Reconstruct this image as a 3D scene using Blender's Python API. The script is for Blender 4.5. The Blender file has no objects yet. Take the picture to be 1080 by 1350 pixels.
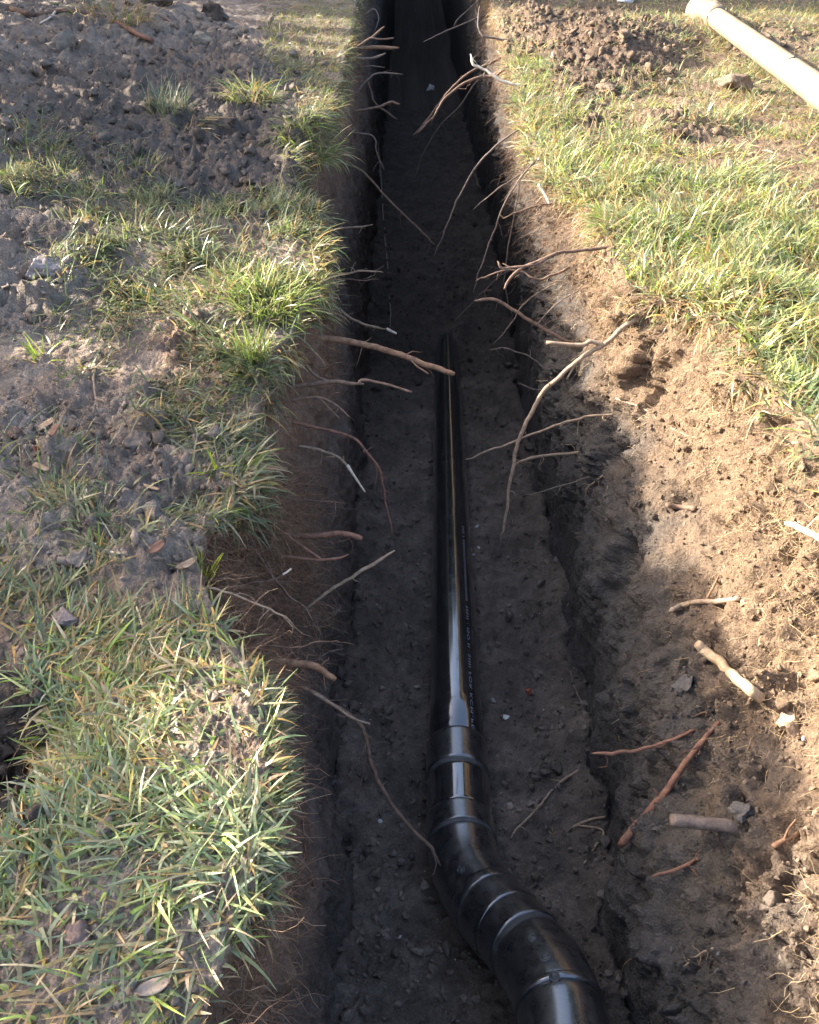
import bpy, math, random
import numpy as np
from mathutils import Vector
from mathutils.bvhtree import BVHTree

rng = np.random.default_rng(7)
random.seed(7)
S = bpy.context.scene
COL = S.collection
PI = math.pi

# ---------------------------------------------------------------- camera
CAM_H, PITCH, FPX = 1.1, math.radians(38.0), 1123.0
cd = bpy.data.cameras.new("camera")
cd.sensor_fit = 'VERTICAL'
cd.angle_y = 2 * math.atan(675.0 / FPX)
cd.clip_start, cd.clip_end = 0.02, 500
cam = bpy.data.objects.new("camera", cd)
COL.objects.link(cam)
cam.location = (0, 0, CAM_H)
cam.rotation_euler = (PI / 2 - PITCH, 0, 0)
S.camera = cam

# ---------------------------------------------------------------- sky, sun, exposure
SUN_AZ, SUN_EL = math.radians(-72), math.radians(24)      # left of the view and a little ahead
SUN = np.array([math.sin(SUN_AZ) * math.cos(SUN_EL), math.cos(SUN_AZ) * math.cos(SUN_EL), math.sin(SUN_EL)])
W = bpy.data.worlds.new("World")
S.world = W
W.use_nodes = True
nt = W.node_tree
bg = nt.nodes["Background"]
sky = nt.nodes.new("ShaderNodeTexSky")
sky.sky_type = 'NISHITA'
sky.sun_disc = False
sky.sun_elevation = SUN_EL
sky.sun_rotation = SUN_AZ
sky.air_density, sky.dust_density, sky.ozone_density = 0.8, 5.0, 1.0
nt.links.new(sky.outputs[0], bg.inputs[0])
bg.inputs[1].default_value = 0.15
sl = bpy.data.lights.new("sun", 'SUN')
sl.energy = 3.8
sl.angle = math.radians(0.53)
sl.color = (1.0, 0.93, 0.82)
so = bpy.data.objects.new("sun", sl)
COL.objects.link(so)
so.rotation_euler = Vector((-SUN[0], -SUN[1], -SUN[2])).to_track_quat('-Z', 'Y').to_euler()
S.view_settings.view_transform = 'Standard'
S.view_settings.look = 'None'
S.view_settings.gamma = 1
S.view_settings.use_curve_mapping = False
S.view_settings.exposure = 2.4
S.render.engine = 'CYCLES'
S.cycles.max_bounces = 6
S.cycles.transparent_max_bounces = 4

# ---------------------------------------------------------------- camera geometry helpers
cp, sp = math.cos(PITCH), math.sin(PITCH)
CAM = np.array([0, 0, CAM_H])
FWD, UP = np.array([0, cp, -sp]), np.array([0, sp, cp])

def project(P):
    q = P - CAM
    z = q @ FWD
    z = np.where(np.abs(z) < 1e-4, 1e-4, z)
    return 540 + FPX * q[..., 0] / z, 675 - FPX * (q @ UP) / z, z

def ray(px, py):
    d = FWD + UP * ((675 - py) / FPX)
    return np.array([(px - 540) / FPX, d[1], d[2]])

def at_depth(px, py, z):
    return CAM + ray(px, py) * z

def on_ground(px, py, h=0.0):
    r = ray(px, py)
    return CAM + r * ((h - CAM_H) / r[2])

# ---------------------------------------------------------------- noise
def _h(ix, iy, iz, seed):
    h = (ix.astype(np.uint32) * np.uint32(374761393)) ^ (iy.astype(np.uint32) * np.uint32(668265263)) ^ (iz.astype(np.uint32) * np.uint32(2147483647 - 94327)) ^ np.uint32(seed * 7919 + 17)
    h = (h ^ (h >> np.uint32(13))) * np.uint32(1274126177)
    h = (h ^ (h >> np.uint32(16))) * np.uint32(2246822519)
    h = h ^ (h >> np.uint32(15))
    return h.astype(np.float32) * np.float32(1 / 4294967295.0)

def vnoise(P, seed=0):
    P = P.astype(np.float32)
    F = np.floor(P)
    f = P - F
    I = F.astype(np.int64).astype(np.int32)
    u = f * f * f * (f * (f * 6 - 15) + 10)
    out = 0
    for a in (0, 1):
        for b in (0, 1):
            for c in (0, 1):
                w = (u[..., 0] if a else 1 - u[..., 0]) * (u[..., 1] if b else 1 - u[..., 1]) * (u[..., 2] if c else 1 - u[..., 2])
                out = out + w * _h(I[..., 0] + a, I[..., 1] + b, I[..., 2] + c, seed)
    return out * 2 - 1

def fbm(P, octaves=4, seed=0):
    s, a, t = 0, 1.0, 0
    for k in range(octaves):
        s = s + a * vnoise(P * (2.03 ** k) + 13.7 * k, seed + k)
        t += a
        a *= 0.5
    return s / t

def domes(P, seed=0):
    """rounded lumps: 1 at a lump's centre, 0 between lumps"""
    P = P.astype(np.float32)
    F = np.floor(P)
    I = F.astype(np.int64).astype(np.int32)
    best = np.full(P.shape[:-1], 9.0, np.float32)
    amp = np.zeros(P.shape[:-1], np.float32)
    for a in (-1, 0, 1):
        for b in (-1, 0, 1):
            for c in (-1, 0, 1):
                x, y, z = I[..., 0] + a, I[..., 1] + b, I[..., 2] + c
                dx = F[..., 0] + a + _h(x, y, z, seed) - P[..., 0]
                dy = F[..., 1] + b + _h(x, y, z, seed + 1) - P[..., 1]
                dz = F[..., 2] + c + _h(x, y, z, seed + 2) - P[..., 2]
                d = dx * dx + dy * dy + dz * dz
                m = d < best
                best = np.where(m, d, best)
                amp = np.where(m, _h(x, y, z, seed + 3), amp)
    return np.sqrt(np.clip(1 - best / 0.62, 0, 1)) * (0.35 + 0.65 * amp)

def crumble(P, scale, seed):
    """irregular broken lumps: warped domes with a torn surface"""
    q = P * scale
    w = np.stack([vnoise(q * 1.6 + 11 * k, seed + 40 + k) for k in range(3)], -1)
    d = domes(q + .42 * w, seed)
    return d * d * (.75 + .25 * d) * (1 + .45 * vnoise(q * 3.3, seed + 50)) + .18 * vnoise(q * 2.2, seed + 51)

def sstep(x, a, b):
    t = np.clip((x - a) / (b - a), 0, 1)
    return t * t * (3 - 2 * t)

# ---------------------------------------------------------------- materials
def new_mat(name):
    m = bpy.data.materials.new(name)
    m.use_nodes = True
    n = m.node_tree.nodes
    return m, n, m.node_tree.links, n["Principled BSDF"]

def N(n, kind, **kw):
    x = n.new(kind)
    for k, v in kw.items():
        if k in x.inputs:
            x.inputs[k].default_value = v
        else:
            setattr(x, k, v)
    return x

def soil_material(name, bump=1.0, rough=0.95, grain=1.0):
    m, n, l, b = new_mat(name)
    att = N(n, "ShaderNodeAttribute", attribute_name="tone")
    geo = n.new("ShaderNodeTexCoord")
    n1 = N(n, "ShaderNodeTexNoise", Scale=38.0, Detail=6.0, Roughness=0.7)
    n2 = N(n, "ShaderNodeTexNoise", Scale=210.0 * grain, Detail=4.0, Roughness=0.65)
    v1 = N(n, "ShaderNodeTexVoronoi", Scale=150.0 * grain)
    v2 = N(n, "ShaderNodeTexNoise", Scale=70.0 * grain, Detail=5.0, Roughness=0.65)
    for t in (n1, n2, v1, v2):
        l.new(geo.outputs["Object"], t.inputs["Vector"])
    r1 = N(n, "ShaderNodeMapRange"); r1.inputs[1].default_value = .3; r1.inputs[2].default_value = .7; r1.inputs[3].default_value = .72; r1.inputs[4].default_value = 1.28
    l.new(n1.outputs["Fac"], r1.inputs[0])
    r2 = N(n, "ShaderNodeMapRange"); r2.inputs[1].default_value = .3; r2.inputs[2].default_value = .72; r2.inputs[3].default_value = .75; r2.inputs[4].default_value = 1.3
    l.new(n2.outputs["Fac"], r2.inputs[0])
    mu = N(n, "ShaderNodeMath", operation='MULTIPLY'); l.new(r1.outputs[0], mu.inputs[0]); l.new(r2.outputs[0], mu.inputs[1])
    vm = N(n, "ShaderNodeVectorMath", operation='SCALE'); l.new(att.outputs["Color"], vm.inputs[0]); l.new(mu.outputs[0], vm.inputs["Scale"])
    # a few pale grit specks
    wn = N(n, "ShaderNodeTexVoronoi", Scale=46.0); l.new(geo.outputs["Object"], wn.inputs["Vector"])
    lt = N(n, "ShaderNodeMath", operation='LESS_THAN'); lt.inputs[1].default_value = 0.055; l.new(wn.outputs["Distance"], lt.inputs[0])
    mx = N(n, "ShaderNodeMix", data_type='RGBA'); l.new(lt.outputs[0], mx.inputs[0]); l.new(vm.outputs[0], mx.inputs[6])
    sc = N(n, "ShaderNodeVectorMath", operation='SCALE'); sc.inputs["Scale"].default_value = 1.9; l.new(vm.outputs[0], sc.inputs[0])
    l.new(sc.outputs[0], mx.inputs[7])
    l.new(mx.outputs[2], b.inputs["Base Color"])
    b.inputs["Roughness"].default_value = rough
    b.inputs["Specular IOR Level"].default_value = 0.18
    # fine relief
    a1 = N(n, "ShaderNodeMath", operation='MULTIPLY_ADD'); a1.inputs[1].default_value = -0.45; l.new(v1.outputs["Distance"], a1.inputs[0]); l.new(n2.outputs["Fac"], a1.inputs[2])
    a2 = N(n, "ShaderNodeMath", operation='MULTIPLY_ADD'); a2.inputs[1].default_value = 2.6; l.new(v2.outputs["Fac"], a2.inputs[0]); l.new(a1.outputs[0], a2.inputs[2])
    bp = N(n, "ShaderNodeBump", Strength=0.9 * min(1, bump), Distance=0.008 * bump)
    l.new(a2.outputs[0], bp.inputs["Height"]); l.new(bp.outputs[0], b.inputs["Normal"])
    return m

M_SOIL = soil_material("dry_soil")
M_CLAY = soil_material("damp_soil", bump=0.8, rough=0.85)
M_CRUMB = soil_material("crumb_soil", bump=0.5)

def blade_material(name, trans=0.4, rough=0.45):
    m, n, l, b = new_mat(name)
    att = N(n, "ShaderNodeAttribute", attribute_name="tone")
    geo = n.new("ShaderNodeTexCoord")
    n1 = N(n, "ShaderNodeTexNoise", Scale=160.0, Detail=2.0); l.new(geo.outputs["Object"], n1.inputs["Vector"])
    r1 = N(n, "ShaderNodeMapRange"); r1.inputs[1].default_value = .3; r1.inputs[2].default_value = .7; r1.inputs[3].default_value = .8; r1.inputs[4].default_value = 1.2
    l.new(n1.outputs["Fac"], r1.inputs[0])
    vm = N(n, "ShaderNodeVectorMath", operation='SCALE'); l.new(att.outputs["Color"], vm.inputs[0]); l.new(r1.outputs[0], vm.inputs["Scale"])
    l.new(vm.outputs[0], b.inputs["Base Color"])
    b.inputs["Roughness"].default_value = rough
    b.inputs["Specular IOR Level"].default_value = 0.35
    tr = n.new("ShaderNodeBsdfTranslucent"); l.new(vm.outputs[0], tr.inputs[0])
    mx = N(n, "ShaderNodeMixShader"); mx.inputs[0].default_value = trans
    l.new(b.outputs[0], mx.inputs[1]); l.new(tr.outputs[0], mx.inputs[2])
    l.new(mx.outputs[0], n["Material Output"].inputs[0])
    return m

M_GRASS = blade_material("grass_blade", 0.42, 0.36)
M_HEDGE = blade_material("shade_hedge_leaf", 0.12, 0.5)
M_STRAW = blade_material("dead_blade", 0.2, 0.7)

def bark_material(name, col, col2, scale=60.0, bump=0.6, rough=0.75):
    m, n, l, b = new_mat(name)
    geo = n.new("ShaderNodeTexCoord")
    n1 = N(n, "ShaderNodeTexNoise", Scale=scale, Detail=5.0, Roughness=0.7); l.new(geo.outputs["Object"], n1.inputs["Vector"])
    n2 = N(n, "ShaderNodeTexNoise", Scale=scale * 5, Detail=3.0); l.new(geo.outputs["Object"], n2.inputs["Vector"])
    cr = n.new("ShaderNodeValToRGB")
    cr.color_ramp.elements[0].position = .32; cr.color_ramp.elements[0].color = (*col2, 1)
    cr.color_ramp.elements[1].position = .62; cr.color_ramp.elements[1].color = (*col, 1)
    l.new(n1.outputs["Fac"], cr.inputs[0]); l.new(cr.outputs[0], b.inputs["Base Color"])
    b.inputs["Roughness"].default_value = rough
    b.inputs["Specular IOR Level"].default_value = .3
    ad = N(n, "ShaderNodeMath", operation='ADD'); l.new(n1.outputs["Fac"], ad.inputs[0]); l.new(n2.outputs["Fac"], ad.inputs[1])
    bp = N(n, "ShaderNodeBump", Strength=bump, Distance=0.004); l.new(ad.outputs[0], bp.inputs["Height"]); l.new(bp.outputs[0], b.inputs["Normal"])
    return m

BARK = {
    'brown': bark_material("root_bark", (.215, .135, .092), (.085, .054, .040)),
    'red': bark_material("red_root_bark", (.235, .120, .078), (.10, .052, .036)),
    'orange': bark_material("orange_root_bark", (.31, .180, .105), (.14, .075, .045)),
    'pale': bark_material("pale_root_bark", (.36, .265, .18), (.19, .13, .085)),
    'white': bark_material("peeled_root", (.68, .60, .48), (.45, .35, .25)),
    'grey': bark_material("grey_root_bark", (.20, .15, .12), (.09, .07, .058)),
    'wood': bark_material("cut_wood", (.55, .41, .26), (.33, .22, .13)),
}
M_STONE = bark_material("pale_stone", (.55, .53, .50), (.33, .31, .29), 90, .4)
M_GREYSTONE = bark_material("grey_stone", (.22, .21, .19), (.12, .11, .10), 70, .5, .9)
M_BRICK = bark_material("brick_bit", (.36, .105, .055), (.22, .065, .04), 80, .5, .9)
M_CHIP = bark_material("wood_chip", (.50, .34, .21), (.30, .18, .11), 60, .5, .8)
M_RUST = bark_material("dead_leaf_brown", (.34, .17, .10), (.22, .10, .06), 60, .3, .7)
M_LEAF = bark_material("dry_leaf", (.42, .33, .25), (.27, .19, .14), 50, .3, .7)
M_SCRAP = bark_material("white_plastic", (.85, .85, .84), (.7, .7, .7), 20, .1, .5)

def plastic(name, rough, dust):
    m, n, l, b = new_mat(name)
    geo = n.new("ShaderNodeTexCoord")
    n1 = N(n, "ShaderNodeTexNoise", Scale=34.0, Detail=9.0, Roughness=0.78); l.new(geo.outputs["Object"], n1.inputs["Vector"])
    n2 = N(n, "ShaderNodeTexNoise", Scale=90.0, Detail=3.0); l.new(geo.outputs["Object"], n2.inputs["Vector"])
    cr = n.new("ShaderNodeValToRGB")
    cr.color_ramp.elements[0].position = .48; cr.color_ramp.elements[0].color = (.0085, .0095, .0115, 1)
    cr.color_ramp.elements[1].position = .78; cr.color_ramp.elements[1].color = (dust * 1.0, dust * .92, dust * .85, 1)
    l.new(n1.outputs["Fac"], cr.inputs[0]); l.new(cr.outputs[0], b.inputs["Base Color"])
    r = N(n, "ShaderNodeMapRange"); r.inputs[1].default_value = .35; r.inputs[2].default_value = .75; r.inputs[3].default_value = rough; r.inputs[4].default_value = min(1, rough + .20)
    l.new(n1.outputs["Fac"], r.inputs[0]); l.new(r.outputs[0], b.inputs["Roughness"])
    b.inputs["IOR"].default_value = 1.55
    b.inputs["Specular IOR Level"].default_value = 1.0
    b.inputs["Coat Weight"].default_value = 1.0 if rough < .4 else 0; b.inputs["Coat IOR"].default_value = 1.8; b.inputs["Coat Roughness"].default_value = rough * .8
    bp = N(n, "ShaderNodeBump", Strength=.03, Distance=.002); l.new(n2.outputs["Fac"], bp.inputs["Height"]); l.new(bp.outputs[0], b.inputs["Normal"])
    return m
M_PIPE = plastic("black_pipe_plastic", .08, .07)
M_FITTING = plastic("black_fitting_plastic", .24, .07)
M_BOSS = bark_material("worn_boss_plastic", (.09, .088, .085), (.035, .035, .035), 60, .1, .5)
M_GROOVE = plastic("muddy_joint", .6, .10)
M_PRINT, _n, _l, _b = new_mat("pipe_print")
_b.inputs["Base Color"].default_value = (.20, .21, .24, 1); _b.inputs["Roughness"].default_value = .6

# ---------------------------------------------------------------- mesh helpers
def mesh_from(name, V, F, tone=None, smooth=True, mat=None):
    """V (n,3); F (m,k) faces all of one size"""
    V = np.asarray(V, np.float32); F = np.asarray(F, np.int32)
    me = bpy.data.meshes.new(name)
    me.vertices.add(len(V)); me.vertices.foreach_set("co", V.ravel())
    k = F.shape[1]
    me.loops.add(F.size); me.loops.foreach_set("vertex_index", F.ravel())
    me.polygons.add(len(F)); me.polygons.foreach_set("loop_start", np.arange(0, F.size, k, dtype=np.int32))
    if tone is not None:
        at = me.attributes.new("tone", 'FLOAT_COLOR', 'POINT')
        c = np.ones((len(V), 4), np.float32); c[:, :3] = tone
        at.data.foreach_set("color", c.ravel())
    me.update(calc_edges=True)
    me.polygons.foreach_set("use_smooth", np.full(len(F), smooth, bool))
    if mat: me.materials.append(mat)
    return me

def link(name, me, parent=None):
    o = bpy.data.objects.new(name, me)
    COL.objects.link(o)
    if parent: o.parent = parent
    return o

def tag(o, label=None, cat=None, group=None, kind=None):
    if label: o["label"] = label
    if cat: o["category"] = cat
    if group: o["group"] = group
    if kind: o["kind"] = kind
    return o

def empty(name, loc=(0, 0, 0)):
    o = bpy.data.objects.new(name, None); COL.objects.link(o); o.location = loc
    o.empty_display_size = .05
    return o

# ================================================================= THE TRENCH AND THE LAWN
def curve_from_px(pts):
    w = np.array([on_ground(*p) for p in pts])
    i = np.argsort(w[:, 1])
    return w[i, 1], w[i, 0]

LEFT_LIP = [(273, 1420), (278, 1345), (288, 1290), (313, 1200), (340, 1120), (350, 1040), (346, 940), (323, 880), (278, 800), (260, 735), (264, 690), (298, 665), (334, 640), (336, 560),
            (354, 480), (388, 440), (420, 380), (424, 330), (418, 285), (388, 265), (382, 235), (420, 180), (444, 130), (456, 80), (468, 20), (476, -30)]
RIGHT_LIP = [(1330, 870), (1215, 760), (1130, 655), (1085, 590), (1045, 545), (1005, 495), (968, 442), (936, 420), (900, 405), (862, 396), (826, 378), (806, 345), (782, 290), (764, 262),
             (742, 235), (716, 205), (690, 160), (688, 120), (668, 60), (648, 0), (634, -40)]
ylk, xlk = curve_from_px(LEFT_LIP)
yrk, xrk = curve_from_px(RIGHT_LIP)

ys = np.concatenate([-np.geomspace(4.0, .05, 26) + .25, np.geomspace(.30, 12.5, 740), np.geomspace(13.2, 60, 16)])
NY = len(ys)
xL = np.interp(ys, ylk, xlk); xR = np.interp(ys, yrk, xrk)
KD = 1.45
xFL = KD * np.interp(ys / KD, [0, .58, 1.0, 1.9, 3.2, 6, 60], [-.108, -.115, -.146, -.157, -.19, -.215, -.23])
xFR = KD * np.interp(ys / KD, [0, .56, 1.0, 2.2, 4.0, 8, 60], [.345, .352, .372, .42, .47, .50, .5])
xFR = xFR + .030 * np.sin(ys * 4.1 + 1) * np.sin(ys * 1.7) + .018 * np.sin(ys * 11.3) + .010 * np.sin(ys * 27 + 2)
xFL = xFL + .016 * np.sin(ys * 5.3 + 2) + .012 * np.sin(ys * 13.1)
zF = -(KD * np.interp(ys / KD, [-4, .5, 1.1, 2.38, 5, 9, 60], [1.36, 1.39, 1.447, 1.617, 1.90, 2.1, 2.2]) - CAM_H) - .05 + np.interp(ys, [4.7, 5.6, 7, 60], [0, .19, .24, .24])
rough_f = np.interp(ys, [0, .62, .80, 1.0, 60], [.10, .07, .02, 0, 0])      # bulge of the near right wall

zF = zF * (1 - sstep(ys, 24, 26) * .97)
nL, nWL, nF, nWR, nR = 240, 100, 84, 200, 230
rows = []
tl = np.linspace(0, 1, nL)[::-1]
tr_ = np.linspace(0, 1, nR)
for i, y in enumerate(ys):
    ya = max(y, 0)
    WL = .45 + .42 * min(ya, 14); WR = .40 + .42 * min(ya, 14)
    lx = xL[i] - WL * tl ** 1.25
    lz = np.zeros(nL)
    far = np.array([WL + 40, WL + 6, WL + 1.2])
    d = -zF[i]
    kx = np.array([xL[i], xL[i] - .012, xL[i] * .75 + xFL[i] * .25 - .005, xL[i] * .3 + xFL[i] * .7, xFL[i] - .01, xFL[i]])
    kz = np.array([0, -.05, -.16, -.16 - (d - .16) * .35, zF[i] + .10, zF[i]])
    s = np.concatenate([[0], np.cumsum(np.hypot(np.diff(kx), np.diff(kz)))]); t = np.linspace(0, s[-1], nWL + 2)[1:-1]
    wlx, wlz = np.interp(t, s, kx), np.interp(t, s, kz)
    fx = np.linspace(xFL[i], xFR[i], nF); fz = zF[i] + .06 * (np.abs(np.linspace(-1, 1, nF)) ** 5) * (1 + .6 * math.sin(y * 9.1) + .4 * math.sin(y * 23.7))
    a, b = xFR[i], xR[i]
    kx = np.array([a, a + .015, a + .09 * (b - a), a + .26 * (b - a) - rough_f[i], a + .56 * (b - a) - rough_f[i], a + .78 * (b - a) - rough_f[i] * .5, a + .95 * (b - a), b])
    kz = np.array([zF[i], zF[i] * .80, zF[i] * .60, zF[i] * .45, zF[i] * .28, zF[i] * .15, zF[i] * .04, 0])
    kz = np.maximum.accumulate(kz)
    s = np.concatenate([[0], np.cumsum(np.hypot(np.diff(kx), np.diff(kz)))]); t = np.linspace(0, s[-1], nWR + 2)[1:-1]
    wrx, wrz = np.interp(t, s, kx), np.interp(t, s, kz)
    rx = b + WR * tr_ ** 1.25
    row_x = np.concatenate([xL[i] - far, lx, wlx, fx, wrx, rx, b + far[::-1]])
    row_z = np.concatenate([np.zeros(3), lz, wlz, fz, wrz, np.zeros(nR), np.zeros(3)])
    rows.append((row_x, row_z))
X = np.array([r[0] for r in rows]); Z = np.array([r[1] for r in rows])
Y = np.repeat(ys[:, None], X.shape[1], 1)
NX = X.shape[1]
# soften the corners of the section
for _ in range(10):
    for A in (X, Z):
        A[:, 4:-4] = (A[:, 3:-5] + 2 * A[:, 4:-4] + A[:, 5:-3]) / 4
u0 = [0, 3 + nL, 3 + nL + nWL, 3 + nL + nWL + nF, 3 + nL + nWL + nF + nWR, NX]      # section starts
sec = np.zeros(NX, int)
for k in range(5): sec[u0[k]:u0[k + 1]] = k

def soft(k, w=10):
    m = (sec == k).astype(float)
    for _ in range(w): m[1:-1] = (m[:-2] + 2 * m[1:-1] + m[2:]) / 4
    return m[None, :]
mGL, mWL, mFl, mWR, mGR = [soft(k) for k in range(5)]
depth_frac = np.clip(1 + Z / .35, 0, 1)                                        # 1 at the lawn, 0 deep down

def blob(px, py, rx, ry, h):
    """a mound or a dip on the lawn, in metres, about the place seen at (px, py)"""
    c = on_ground(px, py)
    return h * np.exp(-(((X - c[0]) / rx) ** 2 + ((Y - c[1]) / ry) ** 2))

macro = np.zeros_like(X)
left_w = mGL
macro += (blob(40, 90, 1.0, 1.2, .20) + blob(150, 60, .6, .8, .12) + blob(-20, 330, .35, .5, .12) + blob(60, 380, .22, .25, .05) + blob(245, 40, .3, .5, .10)
          + blob(230, 330, .35, .25, .05) + blob(340, 400, .2, .2, .045) + blob(320, 500, .13, .16, .03) + blob(200, 1050, .22, .24, .05) + blob(150, 800, .2, .12, .02)
          + blob(10, 1000, .085, .10, -.11) + blob(240, 655, .085, .05, -.10) + blob(330, 105, .16, .22, .10) + blob(405, 190, .10, .28, .09) + blob(290, 260, .22, .22, -.08) + blob(320, 175, .16, .20, -.07)
          + blob(420, 180, .12, .3, .03)) * mGL
macro += (blob(800, 75, .40, .6, .17) + blob(860, 55, .3, .4, .12) + blob(985, 40, .6, .6, .09) + blob(900, 165, .25, .22, .05) + blob(850, 320, .3, .3, .04) + blob(1010, 420, .3, .3, .04)
          + blob(700, 30, .15, .6, .05)) * mGR
# spread lip heights down the upper walls so that the turf and the wall stay joined
lipL = macro[:, u0[1] - 12:u0[1] - 11]; lipR = macro[:, u0[4] + 12:u0[4] + 13]
macro += lipL * np.clip(1 + Z / .2, 0, 1) * mWL + lipR * np.clip(1 + Z / .2, 0, 1) * mWR
Z = Z + macro

def grid_normals(X, Y, Z):
    P = np.stack([X, Y, Z], -1)
    du = np.gradient(P, axis=1); dv = np.gradient(P, axis=0)
    n = np.cross(du, dv)
    return n / (np.linalg.norm(n, axis=-1, keepdims=True) + 1e-9), P

NRM, P = grid_normals(X, Y, Z)
PX, PY, PZ = project(P)

def ell(px, py, cx, cy, rx, ry, soft_=.35):
    d = np.sqrt(((px - cx) / rx) ** 2 + ((py - cy) / ry) ** 2)
    return 1 - sstep(d, 1 - soft_, 1 + soft_)

# bare, cloddy soil on the lawn (1) against turf (0)
def bare_left(px, py):
    m = ell(px, py, 130, 130, 260, 130) + ell(px, py, 320, 250, 130, 55) + ell(px, py, 20, 350, 120, 100) + ell(px, py, 130, 590, 180, 80) + ell(px, py, 20, 990, 55, 120)
    m = m + ell(px, py, 150, 720, 130, 45) + ell(px, py, 280, 180, 60, 60) + ell(px, py, 260, 450, 60, 35)
    return np.clip(m, 0, 1)
def bare_right(px, py):
    m = ell(px, py, 790, 70, 110, 60) + ell(px, py, 900, 165, 60, 20) * .7 + ell(px, py, 1010, 55, 60, 25) * .6 + ell(px, py, 780, 160, 45, 18) * .6 + ell(px, py, 690, 20, 40, 50) * .8
    return np.clip(m, 0, 1)
bareL = bare_left(PX, PY) * mGL
bareR = bare_right(PX, PY) * mGR

inner = np.ones(NX); inner[:3] = 0; inner[-3:] = 0
fall = inner[None, :] * np.where((Y > .1) & (Y < 13), 1, .3)
rough_zone = np.clip(.5 + .9 * fbm(P * 4.0, 2, 91), .15, 1)
D = np.zeros_like(X)
D += .020 * fbm(P * 5, 3, 1) * (mGL + mGR + mWL * .8 + mFl * .5) + .030 * fbm(P * 5, 3, 2) * mWR
D += .0045 * fbm(P * 38, 3, 5)
d14 = crumble(P, 11, 10); d34 = crumble(P, 29, 20); d70 = crumble(P + 3, 66, 30)
upper = sstep(Z, -1.0, -.62)
D += (d14 * .050 * bareL + d34 * .024 * (.22 * mGL + .78 * bareL) + d70 * .011 * (mGL + mGR))
D += .034 * fbm(P * 10, 5, 303) * bareL + .03 * fbm(P * 10, 4, 304) * bareR
D += (d14 * .034 * bareR + d34 * .022 * bareR + d34 * .008 * mGR)
D += (d14 * .020 + d34 * .020 + d70 * .010) * mFl + .030 * fbm(P * 9, 4, 305) * mFl
D += (d14 * .020 + d34 * .016 + d70 * .007 + .022 * fbm(P * 12, 4, 321)) * mWL + .0035 * vnoise(P * np.array([55, 55, 5.0]), 77) * mWL
ridge = 1 - 2 * np.abs(fbm(P * np.array([6.5, 6.5, 5.0]), 3, 310))
D += (d14 * .075 * rough_zone + d34 * .038 * rough_zone + d70 * .014 + .030 * (ridge - .6) + .024 * fbm(P * 18, 4, 312)) * mWR * (.12 + .88 * upper) + .003 * vnoise(P * np.array([70, 70, 4.0]), 78) * mWR
Pw = P + .03 * np.stack([vnoise(P * 24, 46), vnoise(P * 24, 47), vnoise(P * 24, 48)], -1)
pit = np.clip(fbm(Pw * np.array([10, 10, 19.0]), 4, 44) - .24, 0, 1)
D -= .13 * pit * mWR * upper
D -= .05 * np.clip(fbm(P * 13, 2, 45) - .36, 0, 1) * (bareL + mWL * .5)
P = P + NRM * (D * fall)[..., None]
NRM, _ = grid_normals(P[..., 0], P[..., 1], P[..., 2])
PX, PY, PZ = project(P)

# ------------- soil colour by place, with some trench shade painted in
def mix(a, b, t): return np.asarray(a) * (1 - t[..., None]) + np.asarray(b) * t[..., None]
nz1 = fbm(P * 3.0, 3, 60); nz2 = fbm(P * 11.0, 3, 61); nz3 = fbm(P * 30, 2, 62)
T = np.zeros(P.shape)
gl = mix((.19, .155, .132), (.33, .28, .24), np.clip(.45 + .9 * nz2 + .5 * nz1, 0, 1))
gl = mix(gl, np.broadcast_to((.165, .108, .075), P.shape), np.clip(.9 * nz1, 0, 1))
gl = mix(gl, np.broadcast_to((.115, .099, .089), P.shape), .85 * ell(PX, PY, 240, 190, 230, 130))
gl = mix(gl, np.broadcast_to((.26, .225, .20), P.shape), .7 * ell(PX, PY, 40, 370, 75, 40))
gl = mix(gl, np.broadcast_to((.28, .17, .12), P.shape), .6 * ell(PX, PY, 262, 450, 50, 35))
gl = mix(gl, np.broadcast_to((.060, .043, .034), P.shape), .8 * ell(PX, PY, 15, 1000, 60, 110))
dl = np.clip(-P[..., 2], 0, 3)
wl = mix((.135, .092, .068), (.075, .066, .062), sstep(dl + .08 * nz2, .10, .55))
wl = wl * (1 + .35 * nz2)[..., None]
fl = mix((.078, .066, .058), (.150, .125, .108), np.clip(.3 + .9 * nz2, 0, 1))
fy = sstep(P[..., 1], 2.2, 3.4)  # further along, the painted shade starts higher on the right wall
wr = mix((.190, .136, .095), (.082, .075, .072), sstep(dl + .10 * nz2 + .22 * fy, .22, .50))  # lower right wall darker and greyer: shade put into its colour
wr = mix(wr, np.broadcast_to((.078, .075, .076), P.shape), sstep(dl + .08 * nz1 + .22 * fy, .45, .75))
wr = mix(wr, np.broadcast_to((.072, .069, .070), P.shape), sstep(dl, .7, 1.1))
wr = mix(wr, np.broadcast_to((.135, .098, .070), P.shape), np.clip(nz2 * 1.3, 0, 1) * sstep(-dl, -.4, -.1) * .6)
gr = mix((.165, .122, .088), (.235, .18, .13), np.clip(.5 + nz2, 0, 1))
gr = mix(gr, np.broadcast_to((.135, .100, .076), P.shape), np.clip(bareR * 1.2, 0, 1) * sstep(-np.abs(PX - 800), -130, -60))
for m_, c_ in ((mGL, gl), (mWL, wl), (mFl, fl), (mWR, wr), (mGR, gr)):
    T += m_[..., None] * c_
T = T * (1 - .62 * (sstep(P[..., 1] + .4 * nz1, 3.2, 5.2) * sstep(dl + .1 * nz1, .35, .8)))[..., None]      # shade of the deep far trench painted into the soil colour
T = np.clip(T * np.array([1.05, 1.0, .92]) * (1 + .18 * nz3)[..., None], .004, .6)

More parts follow.
